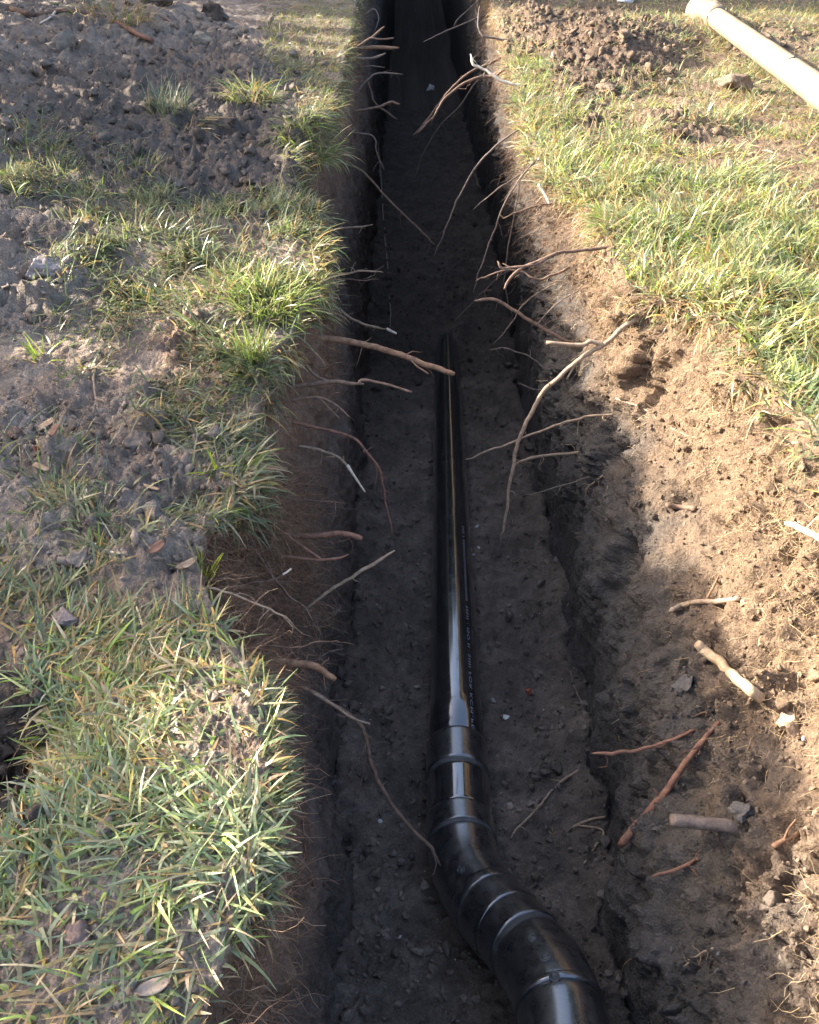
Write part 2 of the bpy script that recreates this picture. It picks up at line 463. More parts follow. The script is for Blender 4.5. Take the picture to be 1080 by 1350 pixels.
names = [("lawn_ground", "trampled lawn soil with turf and clods left of the trench", M_SOIL),
         ("trench_wall", "dark cut earth wall on the left side of the trench", M_CLAY),
         ("trench_floor", "dark crumbly soil on the trench bottom around the pipe", M_CLAY),
         ("trench_wall", "rough right trench wall, pale dry soil with shade painted into its lower part", M_SOIL),
         ("lawn_ground", "sunlit lawn ground right of the trench", M_SOIL)]
jj = np.arange(NX); ii = np.arange(NY)
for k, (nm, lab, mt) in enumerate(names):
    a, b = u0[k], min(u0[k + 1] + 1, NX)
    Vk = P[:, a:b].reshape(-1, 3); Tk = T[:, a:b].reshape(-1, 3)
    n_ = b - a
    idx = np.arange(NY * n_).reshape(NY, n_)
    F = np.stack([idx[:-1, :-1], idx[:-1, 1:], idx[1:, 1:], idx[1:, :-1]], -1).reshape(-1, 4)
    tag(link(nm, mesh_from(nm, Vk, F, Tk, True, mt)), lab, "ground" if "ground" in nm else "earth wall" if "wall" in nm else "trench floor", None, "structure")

# a coarser copy of the same surface for finding where things rest
st = 2
Pc = P[::st, ::st]
a_, b_ = Pc.shape[:2]
idx = np.arange(a_ * b_).reshape(a_, b_)
Fc = np.stack([idx[:-1, :-1], idx[:-1, 1:], idx[1:, 1:], idx[1:, :-1]], -1).reshape(-1, 4)
BVH = BVHTree.FromPolygons(Pc.reshape(-1, 3).tolist(), Fc.tolist())

def hit(px, py):
    r = ray(px, py)
    L = float(np.linalg.norm(r))
    loc, nrm, _, dist = BVH.ray_cast(Vector(CAM), Vector(r / L), 200)
    if loc is None:
        p = on_ground(px, max(py, -150)); return p, np.array([0, 0, 1.0]), float((p - CAM) @ FWD)
    n = np.array(nrm)
    if n @ r > 0: n = -n
    return np.array(loc), n, dist / L

# ---------------------------------------------------------------- unseen hedge, added and cut to cast the trench shade
def build_shade_hedge():
    hx = -5.0
    root = empty("shade_hedge", (-3.0, 7.0, 0))
    tag(root, "added hedge out of view, cut and holed to cast the trench shade", "hedge")
    slope, shift = SUN[2] / -SUN[0], SUN[1] / -SUN[0]
    yy_ = np.linspace(-3.5, 16, 120)                                      # trench stations whose shade edge this hedge draws
    xl_ = np.interp(yy_, ylk, xlk)
    over = np.interp(yy_, [0, 2.6, 3.2, 30], [.06, .08, .13, .13])            # clear of the edge nearby, a little short of it further on
    yh_, zh_ = yy_ + (xl_ - hx) * shift, over + (xl_ - hx) * slope
    def top(y):  # outline fitted to the wanted shade edge on the right wall
        near = np.interp(y, [-4, 2.40, 2.53, 2.60, 2.69, 2.74, 2.82, 2.97, 3.20, 3.58, 3.80], [2.235, 2.235, 2.24, 2.25, 2.27, 2.33, 2.35, 2.355, 2.33, 2.325, 2.29])
        b_ = sstep(y, 3.75, 4.0)
        return near * (1 - b_) + np.interp(y, yh_, zh_) * b_ + .012 * np.sin(y * 2.3) + .010 * np.sin(y * 7.1 + 1)
    holes = []  # gaps placed to drop sun patches on chosen spots
    for (px, py, h, r) in ((350, 405, .10, .20), (330, 105, .12, .17), (415, 205, .06, .12), (405, 60, .05, .20), (325, 330, .07, .12), (445, 350, .05, .11), (225, 125, .08, .09),
                           (150, 10, .1, .2), (230, 330, .05, .10), (110, 360, .05, .10), (170, 310, .05, .07), (60, 230, .06, .09), (290, 380, .05, .08), (270, 20, .1, .15), (40, 380, .06, .08), (395, 300, .06, .10), (425, 345, .05, .10), (440, 120, .05, .16), (430, 165, .06, .12), (375, 440, .05, .08), (455, 45, .05, .2), (400, 20, .05, .2), (360, 330, .06, .08), (90, 450, .05, .07), (250, 900, .05, .05), (300, 1000, .05, .04), (310, 1130, .05, .04)):
        p = on_ground(px, py, h)
        t = (hx - p[0]) / SUN[0]
        q = p + SUN * t
        holes.append((q[1], q[2], r))
    # the added hedge runs close beside the near lawn and bends away further on; top() gives its outline along the sun on the plane x = hx
    run = lambda q: np.interp(q, [-4, 4.2, 9, 22], [-2.7, -2.7, -4.7, -9.2])
    def leaves(m, y0, y1, depth, drop):
        y_ = rng.uniform(y0, y1, m); x_ = run(y_) - rng.uniform(0, depth, m)
        k = (x_ - hx) / SUN[0]
        yy_l = y_ - k * SUN[1]; tz = top(yy_l) - drop
        zz_l = np.where(rng.uniform(0, 1, m) < .6, tz - rng.uniform(0, 1, m) ** 1.4 * .45, tz - rng.uniform(0, 1, m) * 2.6)
        return x_, y_, zz_l + k * SUN[2], yy_l, zz_l
    A_ = leaves(62000, -4, 22, .50, .05); B_ = leaves(60000, -2, 9, .25, .0)
    x, y, z, yy, zz = [np.concatenate(q) for q in zip(A_, B_)]
    small = np.arange(len(x)) >= 62000; n = len(x)
    keep = z > .0
    for hy, hz, r in holes:
        keep &= ((yy - hy) ** 2 + (zz - hz) ** 2) > (r + .075 + rng.normal(0, .03, n)) ** 2
    c = np.stack([x, y, z], -1)[keep]; n = len(c)
    s = np.where(small[keep], .42, 1.0)[:, None] * rng.uniform(.035, .06, n)[:, None]
    a = rng.normal(size=(n, 3)); a /= np.linalg.norm(a, axis=1)[:, None]
    b = np.cross(a, rng.normal(size=(n, 3))); b /= np.linalg.norm(b, axis=1)[:, None]
    V = np.stack([c - a * s * 1.5, c + b * s, c + a * s * 1.7, c - b * s], 1).reshape(-1, 3)
    F = np.arange(4 * n).reshape(n, 4)
    tn = np.repeat(rng.uniform(.6, 1.3, n), 4)[:, None] * np.array([.035, .075, .02])
    o = link("foliage", mesh_from("foliage", V - np.array([-3.0, 7, 0]), F, tn, False, M_HEDGE), root)
    o["kind"] = "stuff"
build_shade_hedge()
def build_screen_trees():  # unseen row, added to darken pipe reflections and the far trench
    for k, (tx, ty, hh, rr) in enumerate(((-9.5, 16, 15, 4.4), (-3.2, 22, 9.5, 3.6), (2.6, 22, 9.0, 3.6), (9.5, 18, 16, 4.6), (17, 20, 14, 4.4))):
        root = empty("screen_tree", (tx, ty, 0))
        tag(root, "unseen tree added beyond the trench to darken the pipe reflection, " + ("leftmost of the row", "between the leftmost and the middle tree", "middle of the row", "between the middle and the rightmost tree", "rightmost of the row")[k], "tree", "added trees beyond the trench")
        n = 12000
        d = rng.normal(size=(n, 3)); d /= (np.abs(d) ** 5).sum(1)[:, None] ** .2
        rad = rng.uniform(.55, 1, n) ** .5 * (1 + .25 * fbm(d * 2.5 + k * 9, 2, 500 + k))
        c = d * rad[:, None] * np.array([rr, rr * .8, hh * .52]) + np.array([0, 0, hh * .5])
        c = c[c[:, 2] > .15]; n = len(c)
        sz = rng.uniform(.14, .26, n)[:, None]
        a = rng.normal(size=(n, 3)); a /= np.linalg.norm(a, axis=1)[:, None]
        b = np.cross(a, rng.normal(size=(n, 3))); b /= np.linalg.norm(b, axis=1)[:, None]
        V = np.stack([c - a * sz * 1.5, c + b * sz, c + a * sz * 1.7, c - b * sz], 1).reshape(-1, 3)
        tn = np.repeat(rng.uniform(.6, 1.3, n), 4)[:, None] * np.array([.035, .07, .02])
        link("crown", mesh_from("crown", V, np.arange(4 * n).reshape(n, 4), tn, False, M_GRASS), root)["kind"] = "stuff"
        th = np.linspace(0, 2 * PI, 14, endpoint=False); zz = np.linspace(-.1, hh * .8, 8)
        V = np.stack([np.stack([np.cos(th) * r, np.sin(th) * r, np.full(14, z)], -1) for z, r in zip(zz, np.linspace(.3, .06, 8))])
        V += (fbm(V * 1.5, 2, 520 + k) * .12)[..., None] * np.array([1, 1, 0])
        idx = np.arange(8 * 14).reshape(8, 14)
        F = np.stack([idx[:-1], np.roll(idx[:-1], -1, 1), np.roll(idx[1:], -1, 1), idx[1:]], -1).reshape(-1, 4)
        link("trunk", mesh_from("trunk", V.reshape(-1, 3), F, None, True, BARK['grey']), root)
build_screen_trees()

# ================================================================= BLADES AND FIBRES
def strips(base, dirv, upv, length, width, bend, el, seg, color, tipcol, twist=None, taper=.75):
    """curved tapering blades: base (n,3), heading dirv (n,3), up (n,3); elevation el falls by bend over the length"""
    n = len(base)
    t = np.linspace(0, 1, seg + 1)
    pts = np.zeros((n, seg + 1, 3)); pts[:, 0] = base
    side = np.cross(dirv, upv); side /= np.linalg.norm(side, axis=1)[:, None] + 1e-9
    if twist is not None:
        side = side * np.cos(twist)[:, None] + upv * np.sin(twist)[:, None]
    for k in range(seg):
        e = el - bend * (t[k] + .5 / seg)
        dd = dirv * np.cos(e)[:, None] + upv * np.sin(e)[:, None]
        pts[:, k + 1] = pts[:, k] + dd * (length / seg)[:, None]
    wd = (1 - taper * t ** 1.6)
    wd[-1] = .08
    wd[0] = .8
    off = side[:, None, :] * (width[:, None] * wd[None, :] * .5)[..., None]
    V = np.stack([pts - off, pts + off], 2).reshape(n, (seg + 1) * 2, 3)
    base_i = (np.arange(n) * (seg + 1) * 2)[:, None, None]
    q = np.array([[2 * k, 2 * k + 1, 2 * k + 3, 2 * k + 2] for k in range(seg)])[None]
    F = (base_i + q).reshape(-1, 4)
    c = color[:, None, :] * (1 - t)[None, :, None] + tipcol[:, None, :] * t[None, :, None]
    C = np.repeat(c, 2, axis=1)
    return V.reshape(-1, 3), F, C.reshape(-1, 3)

GREENS = 1.16 * np.array([(.120, .165, .070), (.145, .190, .085), (.105, .140, .080), (.165, .185, .085), (.150, .180, .115), (.19, .20, .13)])
BRIGHT = np.array([(.23, .31, .055), (.28, .33, .08), (.19, .27, .06), (.33, .34, .14)])
STRAWS = np.array([(.40, .30, .16), (.46, .37, .22), (.33, .21, .10), (.42, .27, .09), (.30, .22, .14)])

def pick(pal, n):
    return pal[rng.integers(0, len(pal), n)] * rng.uniform(.75, 1.25, (n, 1))

# ------ random points on the surface, denser near the camera
SRF_N = NRM.copy()
cell_c = (P[:-1, :-1] + P[1:, 1:]) / 2
e1 = P[1:, :-1] - P[:-1, :-1]; e2 = P[:-1, 1:] - P[:-1, :-1]
cell_a = np.linalg.norm(np.cross(e1, e2), axis=-1)
_, _, cz = project(cell_c)
def scatter(n, weight, jitter=True):
    """n points drawn with density 'weight' per square metre of surface"""
    w = (weight * cell_a).ravel()
    cs = np.cumsum(w)
    if cs[-1] <= 0: return np.zeros((0, 3)), np.zeros((0, 3)), np.zeros((0, 3))
    k = np.searchsorted(cs, rng.uniform(0, cs[-1], n))
    i, j = np.unravel_index(np.clip(k, 0, w.size - 1), weight.shape)
    a, b = rng.uniform(0, 1, (2, n, 1))
    p = (P[i, j] * (1 - a) + P[i + 1, j] * a) * (1 - b) + (P[i, j + 1] * (1 - a) + P[i + 1, j + 1] * a) * b
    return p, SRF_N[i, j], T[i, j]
cX, cY = PX[:-1, :-1], PY[:-1, :-1]
SECC = np.repeat(sec[None, :-1], NY - 1, 0)
vis = (cY > -45) & (cY < 1500) & (cX > -160) & (cX < 1240) & (cz > .2)
inner_c = np.ones((NY - 1, NX - 1)); inner_c[:, :4] = 0; inner_c[:, -4:] = 0
lod = inner_c * np.where(vis, 1 / np.maximum(cz, .6) ** 1.5, .01 * (cz > .2) * (cz < 14))
clump = np.clip(.5 + 1.6 * fbm(cell_c * 7.0, 2, 120), .03, 1.6)

def grass_patch(name, label, n, weight, length, width, el, bend, yellow, bright, out=None, seg=4, flow=1.0, up_sun=False, colmul=1.0):
    p, nn, tn = scatter(n, weight)
    n = len(p)
    if n == 0: return None
    ang = rng.uniform(0, 2 * PI, n)
    fl_ = fbm(p * 2.6, 2, 130) * 5.0 * flow
    ang = np.where(rng.uniform(0, 1, n) < .55, fl_ + rng.normal(0, .7, n), ang)
    h = np.stack([np.cos(ang), np.sin(ang), np.zeros(n)], -1)
    if out is not None:
        h = h + np.asarray(out)[None] * rng.uniform(.1, 1.2, (n, 1)); h /= np.linalg.norm(h, axis=1)[:, None]
    up = np.array([0, 0, 1.0])[None] + nn * .35; up /= np.linalg.norm(up, axis=1)[:, None]
    h = h - up * np.sum(h * up, 1)[:, None]; h /= np.linalg.norm(h, axis=1)[:, None] + 1e-9
    L = rng.uniform(*length, n) * rng.choice([.55, .8, 1, 1.15], n)
    w = rng.uniform(*width, n)
    E = rng.uniform(*el, n); B = rng.uniform(*bend, n)
    c = pick(GREENS, n)
    sy = fbm(p * 5.0, 2, 140) * .25
    r_ = rng.uniform(0, 1, n)
    br = r_ < bright + sy * .6
    c[br] = pick(BRIGHT, int(br.sum()))
    ye = rng.uniform(0, 1, n) < yellow + sy
    c[ye] = pick(STRAWS, int(ye.sum()))
    c = c * colmul
    tip = c * rng.uniform(.85, 1.35, (n, 1))
    dry = rng.uniform(0, 1, n) < .22
    tip[dry] = pick(STRAWS, int(dry.sum()))
    basec = c * .8 + np.array([.20, .16, .07]) * .25
    p = p - up * .004
    V, F, C = strips(p, h, up, L, w, B, E, seg, basec, tip, rng.normal(0, .5, n))
    o = link(name, mesh_from(name, V, F, C, True, M_GRASS))
    return tag(o, label, "grass", None, "stuff")

isL, isR = SECC == 0, SECC == 4
E_ = lambda cx, cy, rx, ry, s=.35: ell(cX, cY, cx, cy, rx, ry, s)
# left, near
wt = (E_(190, 1120, 245, 300) + E_(120, 1350, 330, 220) + E_(330, 960, 110, 130)) * isL * (1 - E_(5, 990, 55, 110)) * (1 - .75 * E_(95, 1235, 50, 25)) * (1 - .7 * E_(330, 1010, 40, 40)) * (cY > 815)
lipcell = np.zeros_like(SECC, float); lipcell[:, u0[1] - 22:u0[1] + 6] = 1
grass_patch("grass", "matted broad grass blades with dead straw on the near left lawn", 14000, np.clip(wt, 0, 1.2) * lod * (.12 + .95 * clump ** 1.3), (.026, .076), (.0026, .0068), (-.05, .9), (.0, 1.7), .22, .18, colmul=1.6)
wt2 = (E_(375, 1150, 45, 260) + E_(375, 900, 45, 70)) * lipcell * (cY > 820)
grass_patch("grass", "grass blades hanging over the near left trench edge", 2600, wt2 * lod, (.025, .06), (.0025, .006), (-.35, .8), (.3, 1.7), .33, .05, out=(1.0, -.1, 0))
# left, middle
wt = (E_(60, 750, 100, 110) + .8 * E_(200, 800, 120, 60) + .45 * E_(250, 730, 80, 70) + .9 * E_(120, 470, 120, 45) + E_(330, 560, 75, 90) + .7 * E_(250, 540, 60, 60) + .35 * E_(150, 520, 180, 60) + .10 * E_(130, 600, 200, 120)) * isL
grass_patch("grass", "sparse grass between clods in the middle of the left lawn", 4600, np.clip(wt, 0, 1) * lod * clump ** 1.6, (.035, .085), (.0032, .0068), (.0, 1.0), (.0, 1.3), .15, .07)
wt = (E_(325, 640, 60, 45) + E_(380, 560, 30, 90)) * lipcell
grass_patch("grass", "grass and straw drooping over the left edge above the dug pocket", 1100, wt * lod, (.05, .10), (.004, .0072), (-.5, .7), (.4, 1.6), .38, .10, out=(.7, -.7, 0))
# left, far band
wt = (E_(330, 350, 125, 85) + .75 * E_(210, 340, 150, 65) + E_(400, 300, 60, 45) + .8 * E_(170, 260, 60, 45) + .7 * E_(30, 210, 60, 50) + .5 * E_(120, 230, 80, 40) + E_(350, 440, 75, 60) + .6 * E_(180, 430, 110, 40)) * isL
grass_patch("grass", "band of grass from the left lawn to the trench edge", 10500, np.clip(wt, 0, 1.1) * lod * (.12 + .95 * clump ** 1.4), (.045, .10), (.0042, .0076), (.25, 1.25), (.1, 1.2), .13, .16)
wt = (E_(400, 50, 55, 65) + E_(430, 130, 35, 60) + E_(420, 210, 45, 50) + .5 * E_(470, 60, 25, 80) + E_(430, 370, 30, 90)) * (isL | (lipcell > 0))
grass_patch("grass", "sunlit yellowing grass along the far left trench edge", 9000, np.clip(wt, 0, 1) * lod, (.05, .12), (.004, .007), (.0, 1.1), (.3, 1.7), .30, .25, out=(.8, -.3, 0))
# right
wt = isR * (1 - .93 * bare_right(cX, cY)) * np.where(cY < 215, .5, 1.0) * np.where((cY > 130) & (cY < 235), .6, 1)
tall = (E_(900, 320, 150, 95) + E_(1030, 430, 120, 130)) * isR
grass_patch("grass", "short matted sunlit grass on the right lawn", 56000, wt * lod * (.3 + .8 * clump), (.035, .085), (.0045, .0075), (.0, .95), (.0, 1.0), .34, .24, colmul=1.3, seg=2)
grass_patch("grass", "taller bright grass beside the right trench edge", 9500, tall * lod * (.25 + .9 * clump), (.05, .115), (.0045, .0082), (.3, 1.4), (.0, 1.1), .14, .36, colmul=1.35)
lipR_ = np.zeros_like(SECC, float); lipR_[:, u0[4] - 10:u0[4] + 22] = 1
grass_patch("grass", "pale grass and straw hanging over the right trench edge", 5500, lipR_ * lod * (cY < 700) * (.3 + clump), (.04, .10), (.003, .006), (-.3, 1.0), (.3, 1.8), .48, .22, out=(-1.0, -.3, 0), colmul=1.15)

wt = (E_(715, 165, 48, 65) + E_(762, 232, 50, 38) + .8 * E_(820, 210, 60, 40) + E_(700, 90, 30, 30) * .6) * (isR | (lipR_ > 0))
grass_patch("grass", "bright tufts of grass along the far right trench edge", 5200, np.clip(wt, 0, 1) * lod * (.3 + clump), (.06, .13), (.004, .0075), (.1, 1.4), (.2, 1.5), .2, .4, out=(-.5, -.2, 0), colmul=1.25)

wt = (E_(970, 150, 140, 60) + E_(960, 25, 130, 35) + E_(760, 130, 70, 40) + E_(880, 110, 60, 30) * .7) * isR
grass_patch("grass", "patchy sunlit grass between clods behind the right lawn", 6500, np.clip(wt, 0, 1) * lod * clump ** 1.5, (.04, .10), (.0045, .008), (.1, 1.3), (.0, 1.2), .3, .25, colmul=1.25, seg=3)

# ------ fine root fibres that mat the cut edges
def fibres(name, label, n, weight, length, width, pal, outv, seg=5, wig=.8, lift=.004, hang=.3):
    p, nn, _ = scatter(n, weight)
    n = len(p)
    if n == 0: return
    L = rng.uniform(*length, n); t = np.linspace(0, 1, seg + 1)
    d = rng.normal(size=(n, 3)) * wig + np.asarray(outv) + nn * rng.uniform(.0, .8, (n, 1))
    d /= np.linalg.norm(d, axis=1)[:, None]
    pts = [p - nn * .004]
    for k in range(seg):
        d = d + rng.normal(size=(n, 3)) * .38 + np.array([0, 0, -hang]) * .5
        d = d - nn * np.minimum(0, np.sum(d * nn, 1) + .02)[:, None]
        d /= np.linalg.norm(d, axis=1)[:, None]
        pts.append(pts[-1] + d * (L / seg)[:, None])
    pts = np.stack(pts, 1) + nn[:, None] * lift * (t > 0)[None, :, None]
    view = CAM - pts.mean(1); view /= np.linalg.norm(view, axis=1)[:, None]
    w = rng.uniform(*width, n)
    # three-sided threads
    tan = np.gradient(pts, axis=1); tan /= np.linalg.norm(tan, axis=-1, keepdims=True) + 1e-9
    ref = rng.normal(size=(n, 1, 3))
    a = np.cross(tan, ref); a /= np.linalg.norm(a, axis=-1, keepdims=True) + 1e-9
    b = np.cross(tan, a)
    r = (w[:, None] * (1 - .7 * t)[None] * .5)[..., None]
    ring = [pts + (a * math.cos(q) + b * math.sin(q)) * r for q in (0, 2.094, 4.189)]
    V = np.stack(ring, 2).reshape(n, -1, 3)
    q = np.array([[3 * k + m, 3 * k + (m + 1) % 3, 3 * k + 3 + (m + 1) % 3, 3 * k + 3 + m] for k in range(seg) for m in range(3)])[None]
    F = ((np.arange(n) * (seg + 1) * 3)[:, None, None] + q).reshape(-1, 4)
    C = np.repeat(pick(pal, n), (seg + 1) * 3, axis=0)
    o = link(name, mesh_from(name, V.reshape(-1, 3), F, C, True, M_STRAW))
    tag(o, label, "root fibres", None, "stuff")

BROWNS = np.array([(.20, .115, .07), (.26, .16, .10), (.14, .085, .055), (.32, .21, .13)])
TANS = np.array([(.46, .33, .18), (.52, .39, .22), (.36, .24, .13), (.55, .45, .28)])
czl = cell_c[..., 2]
wl_top = (SECC == 1) * sstep(czl, -.36, -.03)
fibres("root_fibres", "brown hair roots hanging from the left turf edge", 2800, wl_top * lod * (.2 + clump), (.03, .11), (.0007, .0026), BROWNS, (.5, -.1, -.2), wig=.7)
wl_pocket = (SECC == 1) * ell(cX, cY, 350, 760, 120, 130) * sstep(czl, -.6, -.1)
fibres("root_fibres", "tangled fine roots on the left wall under the dug pocket", 4500, wl_pocket * lod, (.04, .15), (.0008, .0018), BROWNS, (.3, -.2, -.2), wig=.9, seg=7)
wr_top = (SECC == 3) * sstep(czl, -.42, -.05)
fibres("root_fibres", "straw coloured fine roots matting the top of the right wall", 8000, wr_top * lod * (.15 + clump), (.02, .07), (.0009, .002), TANS, (-.4, -.2, -.4), wig=.9, lift=.002)
wr_far = (SECC == 3) * sstep(czl, -.5, -.05) * sstep(cell_c[..., 1], 2.4, 3.2)
fibres("root_fibres", "thin brown roots dangling from the far right edge", 2600, wr_far * lod, (.05, .20), (.0010, .0024), BROWNS, (-.8, -.2, -.3), wig=.6, seg=7, hang=.5)
litter_w = ((isL | isR) * .6 + (SECC == 2) * .06 + (SECC == 3) * .12) * lod
fibres("straw_litter", "bits of dry straw strewn over the soil", 3200, litter_w, (.015, .05), (.0012, .0026), STRAWS, (0, 0, 0), seg=3, wig=1, lift=.003, hang=.6)

# ------ crumbs of soil
def ico(sub=1):
    import bmesh
    bm = bmesh.new(); bmesh.ops.create_icosphere(bm, subdivisions=sub, radius=1.0)
    v = np.array([x.co[:] for x in bm.verts]); f = np.array([[x.index for x in q.verts] for q in bm.faces]); bm.free()
    return v, f
ICO1, ICO2, ICO3 = ico(1), ico(2), ico(4)

def lump(v, seed, amp=.35, freq=1.3):
    n = v + 0
    g = np.random.default_rng(seed)
    for _ in range(13):                         # broken flat faces
        a = g.normal(size=3); a /= np.linalg.norm(a)
        n = n - a * np.maximum(0, n @ a - g.uniform(.34, .8))[:, None]
    d = fbm(v * freq * 1.5 + seed * 3.17, 3, 200 + seed % 50)
    return n * (1 + amp * d)[:, None]

def crumbs(name, label, n, weight, size, mat=M_CRUMB, col=None, bright=1.0, pw=4.0):
    p, nn, tn = scatter(n, weight)
    n = len(p)
    shapes = [lump(ICO2[0], k, .8, 1.4) * (1 + .22 * vnoise(ICO2[0] * 4.5 + k, k))[:, None] for k in range(12)] if n < 4000 else [lump(ICO1[0], k, .5, 1.1) for k in range(12)]
    f = ICO2[1] if n < 4000 else ICO1[1]
    nv = len(shapes[0])
    sh = np.stack(shapes)[rng.integers(0, 12, n)]
    q = rng.normal(size=(n, 3, 3)); q, _r = np.linalg.qr(q)
    s = (size[0] + (size[1] - size[0]) * rng.uniform(0, 1, n) ** pw)[:, None] * rng.uniform(.65, 1.2, (n, 3))
    V = np.einsum('nij,nvj->nvi', q, sh * s[:, None, :]) + (p + nn * (s.mean(1) * .35)[:, None])[:, None]
    F = (np.arange(n) * nv)[:, None, None] + f[None]
    c = (tn if col is None else pick(np.array(col), n)) * rng.uniform(.75, 1.3, (n, 1)) * bright
    o = link(name, mesh_from(name, V.reshape(-1, 3), F.reshape(-1, 3), np.repeat(c, nv, 0), n < 4000, mat))
    return tag(o, label, "soil crumbs", None, "stuff")

bl = bare_left(cX, cY); brr = bare_right(cX, cY)
crumbs("soil_crumbs", "small crumbs of dark soil over the left lawn", 9000, isL * (.15 + bl) * lod, (.002, .011))
crumbs("soil_crumbs", "larger crumbs of soil heaped on the left lawn", 1700, isL * bl * lod, (.005, .024), bright=.82)
crumbs("soil_crumbs", "clods of many sizes on the far left soil heap", 900, isL * np.clip(E_(180, 130, 260, 120) + E_(330, 245, 90, 40), 0, 1) * lod, (.008, .045), bright=.8, pw=4.0)
crumbs("soil_crumbs", "fallen clods on the trench floor at the foot of the walls", 330, (SECC == 2) * lod * (.15 + np.abs(np.broadcast_to(np.linspace(-1, 1, nF + 0)[np.clip(np.arange(NX - 1) - u0[2], 0, nF - 1)][None], SECC.shape)) ** 3) * sstep(-cell_c[..., 1], -9, -6), (.005, .034), bright=1.05, pw=4.5)
crumbs("soil_crumbs", "loose crumbs of dark soil on the trench floor", 5200, (SECC == 2) * lod * sstep(-cell_c[..., 1], -9, -6), (.002, .018), bright=1.2, pw=3.5)
crumbs("soil_crumbs", "dry crumbs of soil clinging to the right wall", 4500, (SECC == 3) * sstep(czl, -.7, -.3) * lod, (.0018, .010))
crumbs("soil_crumbs", "fine dry grains of pale soil on the top of the right wall", 10000, (SECC == 3) * sstep(czl, -.6, -.25) * lod * (.2 + clump), (.0016, .010), bright=.98, pw=3.5)
crumbs("soil_crumbs", "broken lumps standing out of the sunlit face of the right wall", 420, (SECC == 3) * sstep(czl, -.55, -.25) * lod * clump ** 2, (.006, .026), bright=.85)
crumbs("soil_crumbs", "sunlit crumbs of soil on the right lawn", 6000, isR * (.12 + brr) * lod, (.002, .014))
crumbs("soil_crumbs", "larger clods heaped on the right lawn", 1500, isR * brr * lod, (.007, .036))
crumbs("grit", "tiny pale grit in the trench floor", 260, (SECC == 2) * lod * sstep(-cell_c[..., 1], -5, -3), (.001, .0035), col=[(.4, .38, .35), (.3, .28, .26)])

# ================================================================= DRAIN PIPE
def tube(path, radii, sides=48, cap=True):
    path = np.asarray(path, float); n = len(path)
    radii = np.broadcast_to(radii, (n,)).astype(float)
    tan = np.gradient(path, axis=0); tan /= np.linalg.norm(tan, axis=1)[:, None] + 1e-12
    ref = np.array([0, 0, 1.0]) if abs(tan[0][2]) < .9 else np.array([0, 1.0, 0])
    a = np.cross(ref, tan[0]); a /= np.linalg.norm(a)
    A = [a]
    for k in range(1, n):
        a = a - tan[k] * (a @ tan[k]); a /= np.linalg.norm(a) + 1e-12; A.append(a)
    A = np.array(A); B = np.cross(tan, A)
    th = np.linspace(0, 2 * PI, sides, endpoint=False)
    V = path[:, None] + (A[:, None] * np.cos(th)[None, :, None] + B[:, None] * np.sin(th)[None, :, None]) * radii[:, None, None]
    idx = np.arange(n * sides).reshape(n, sides)
    F = np.stack([idx[:-1], np.roll(idx[:-1], -1, 1), np.roll(idx[1:], -1, 1), idx[1:]], -1).reshape(-1, 4).tolist()
    V = V.reshape(-1, 3)
    if cap:
        F.append(idx[0][::-1].tolist()); F.append(idx[-1].tolist())
    return V, F

def poly_obj(name, V, F, mat, parent=None, smooth=True, origin=None):
    me = bpy.data.meshes.new(name)
    V = np.asarray(V, float)
    if origin is not None: V = V - np.asarray(origin)
    me.from_pydata(V.tolist(), [], [list(f) for f in F])
    me.polygons.foreach_set("use_smooth", np.full(len(me.polygons), smooth, bool))
    me.materials.append(mat)
    o = link(name, me, parent)
    if origin is not None and parent is None: o.location = origin
    return o

def catmull(pts, per=8):
    pts = np.asarray(pts, float)
    if len(pts) == 2:
        t = np.linspace(0, 1, per + 1)[:, None]; return pts[0] * (1 - t) + pts[1] * t
    q = np.vstack([2 * pts[0] - pts[1], pts, 2 * pts[-1] - pts[-2]])
    out = []
    for i in range(1, len(q) - 2):
        for t in np.linspace(0, 1, per, endpoint=False):
            out.append(.5 * ((2 * q[i]) + (-q[i - 1] + q[i + 1]) * t + (2 * q[i - 1] - 5 * q[i] + 4 * q[i + 1] - q[i + 2]) * t * t + (-q[i - 1] + 3 * q[i] - 3 * q[i + 1] + q[i + 2]) * t ** 3))
    out.append(q[-2]); return np.array(out)

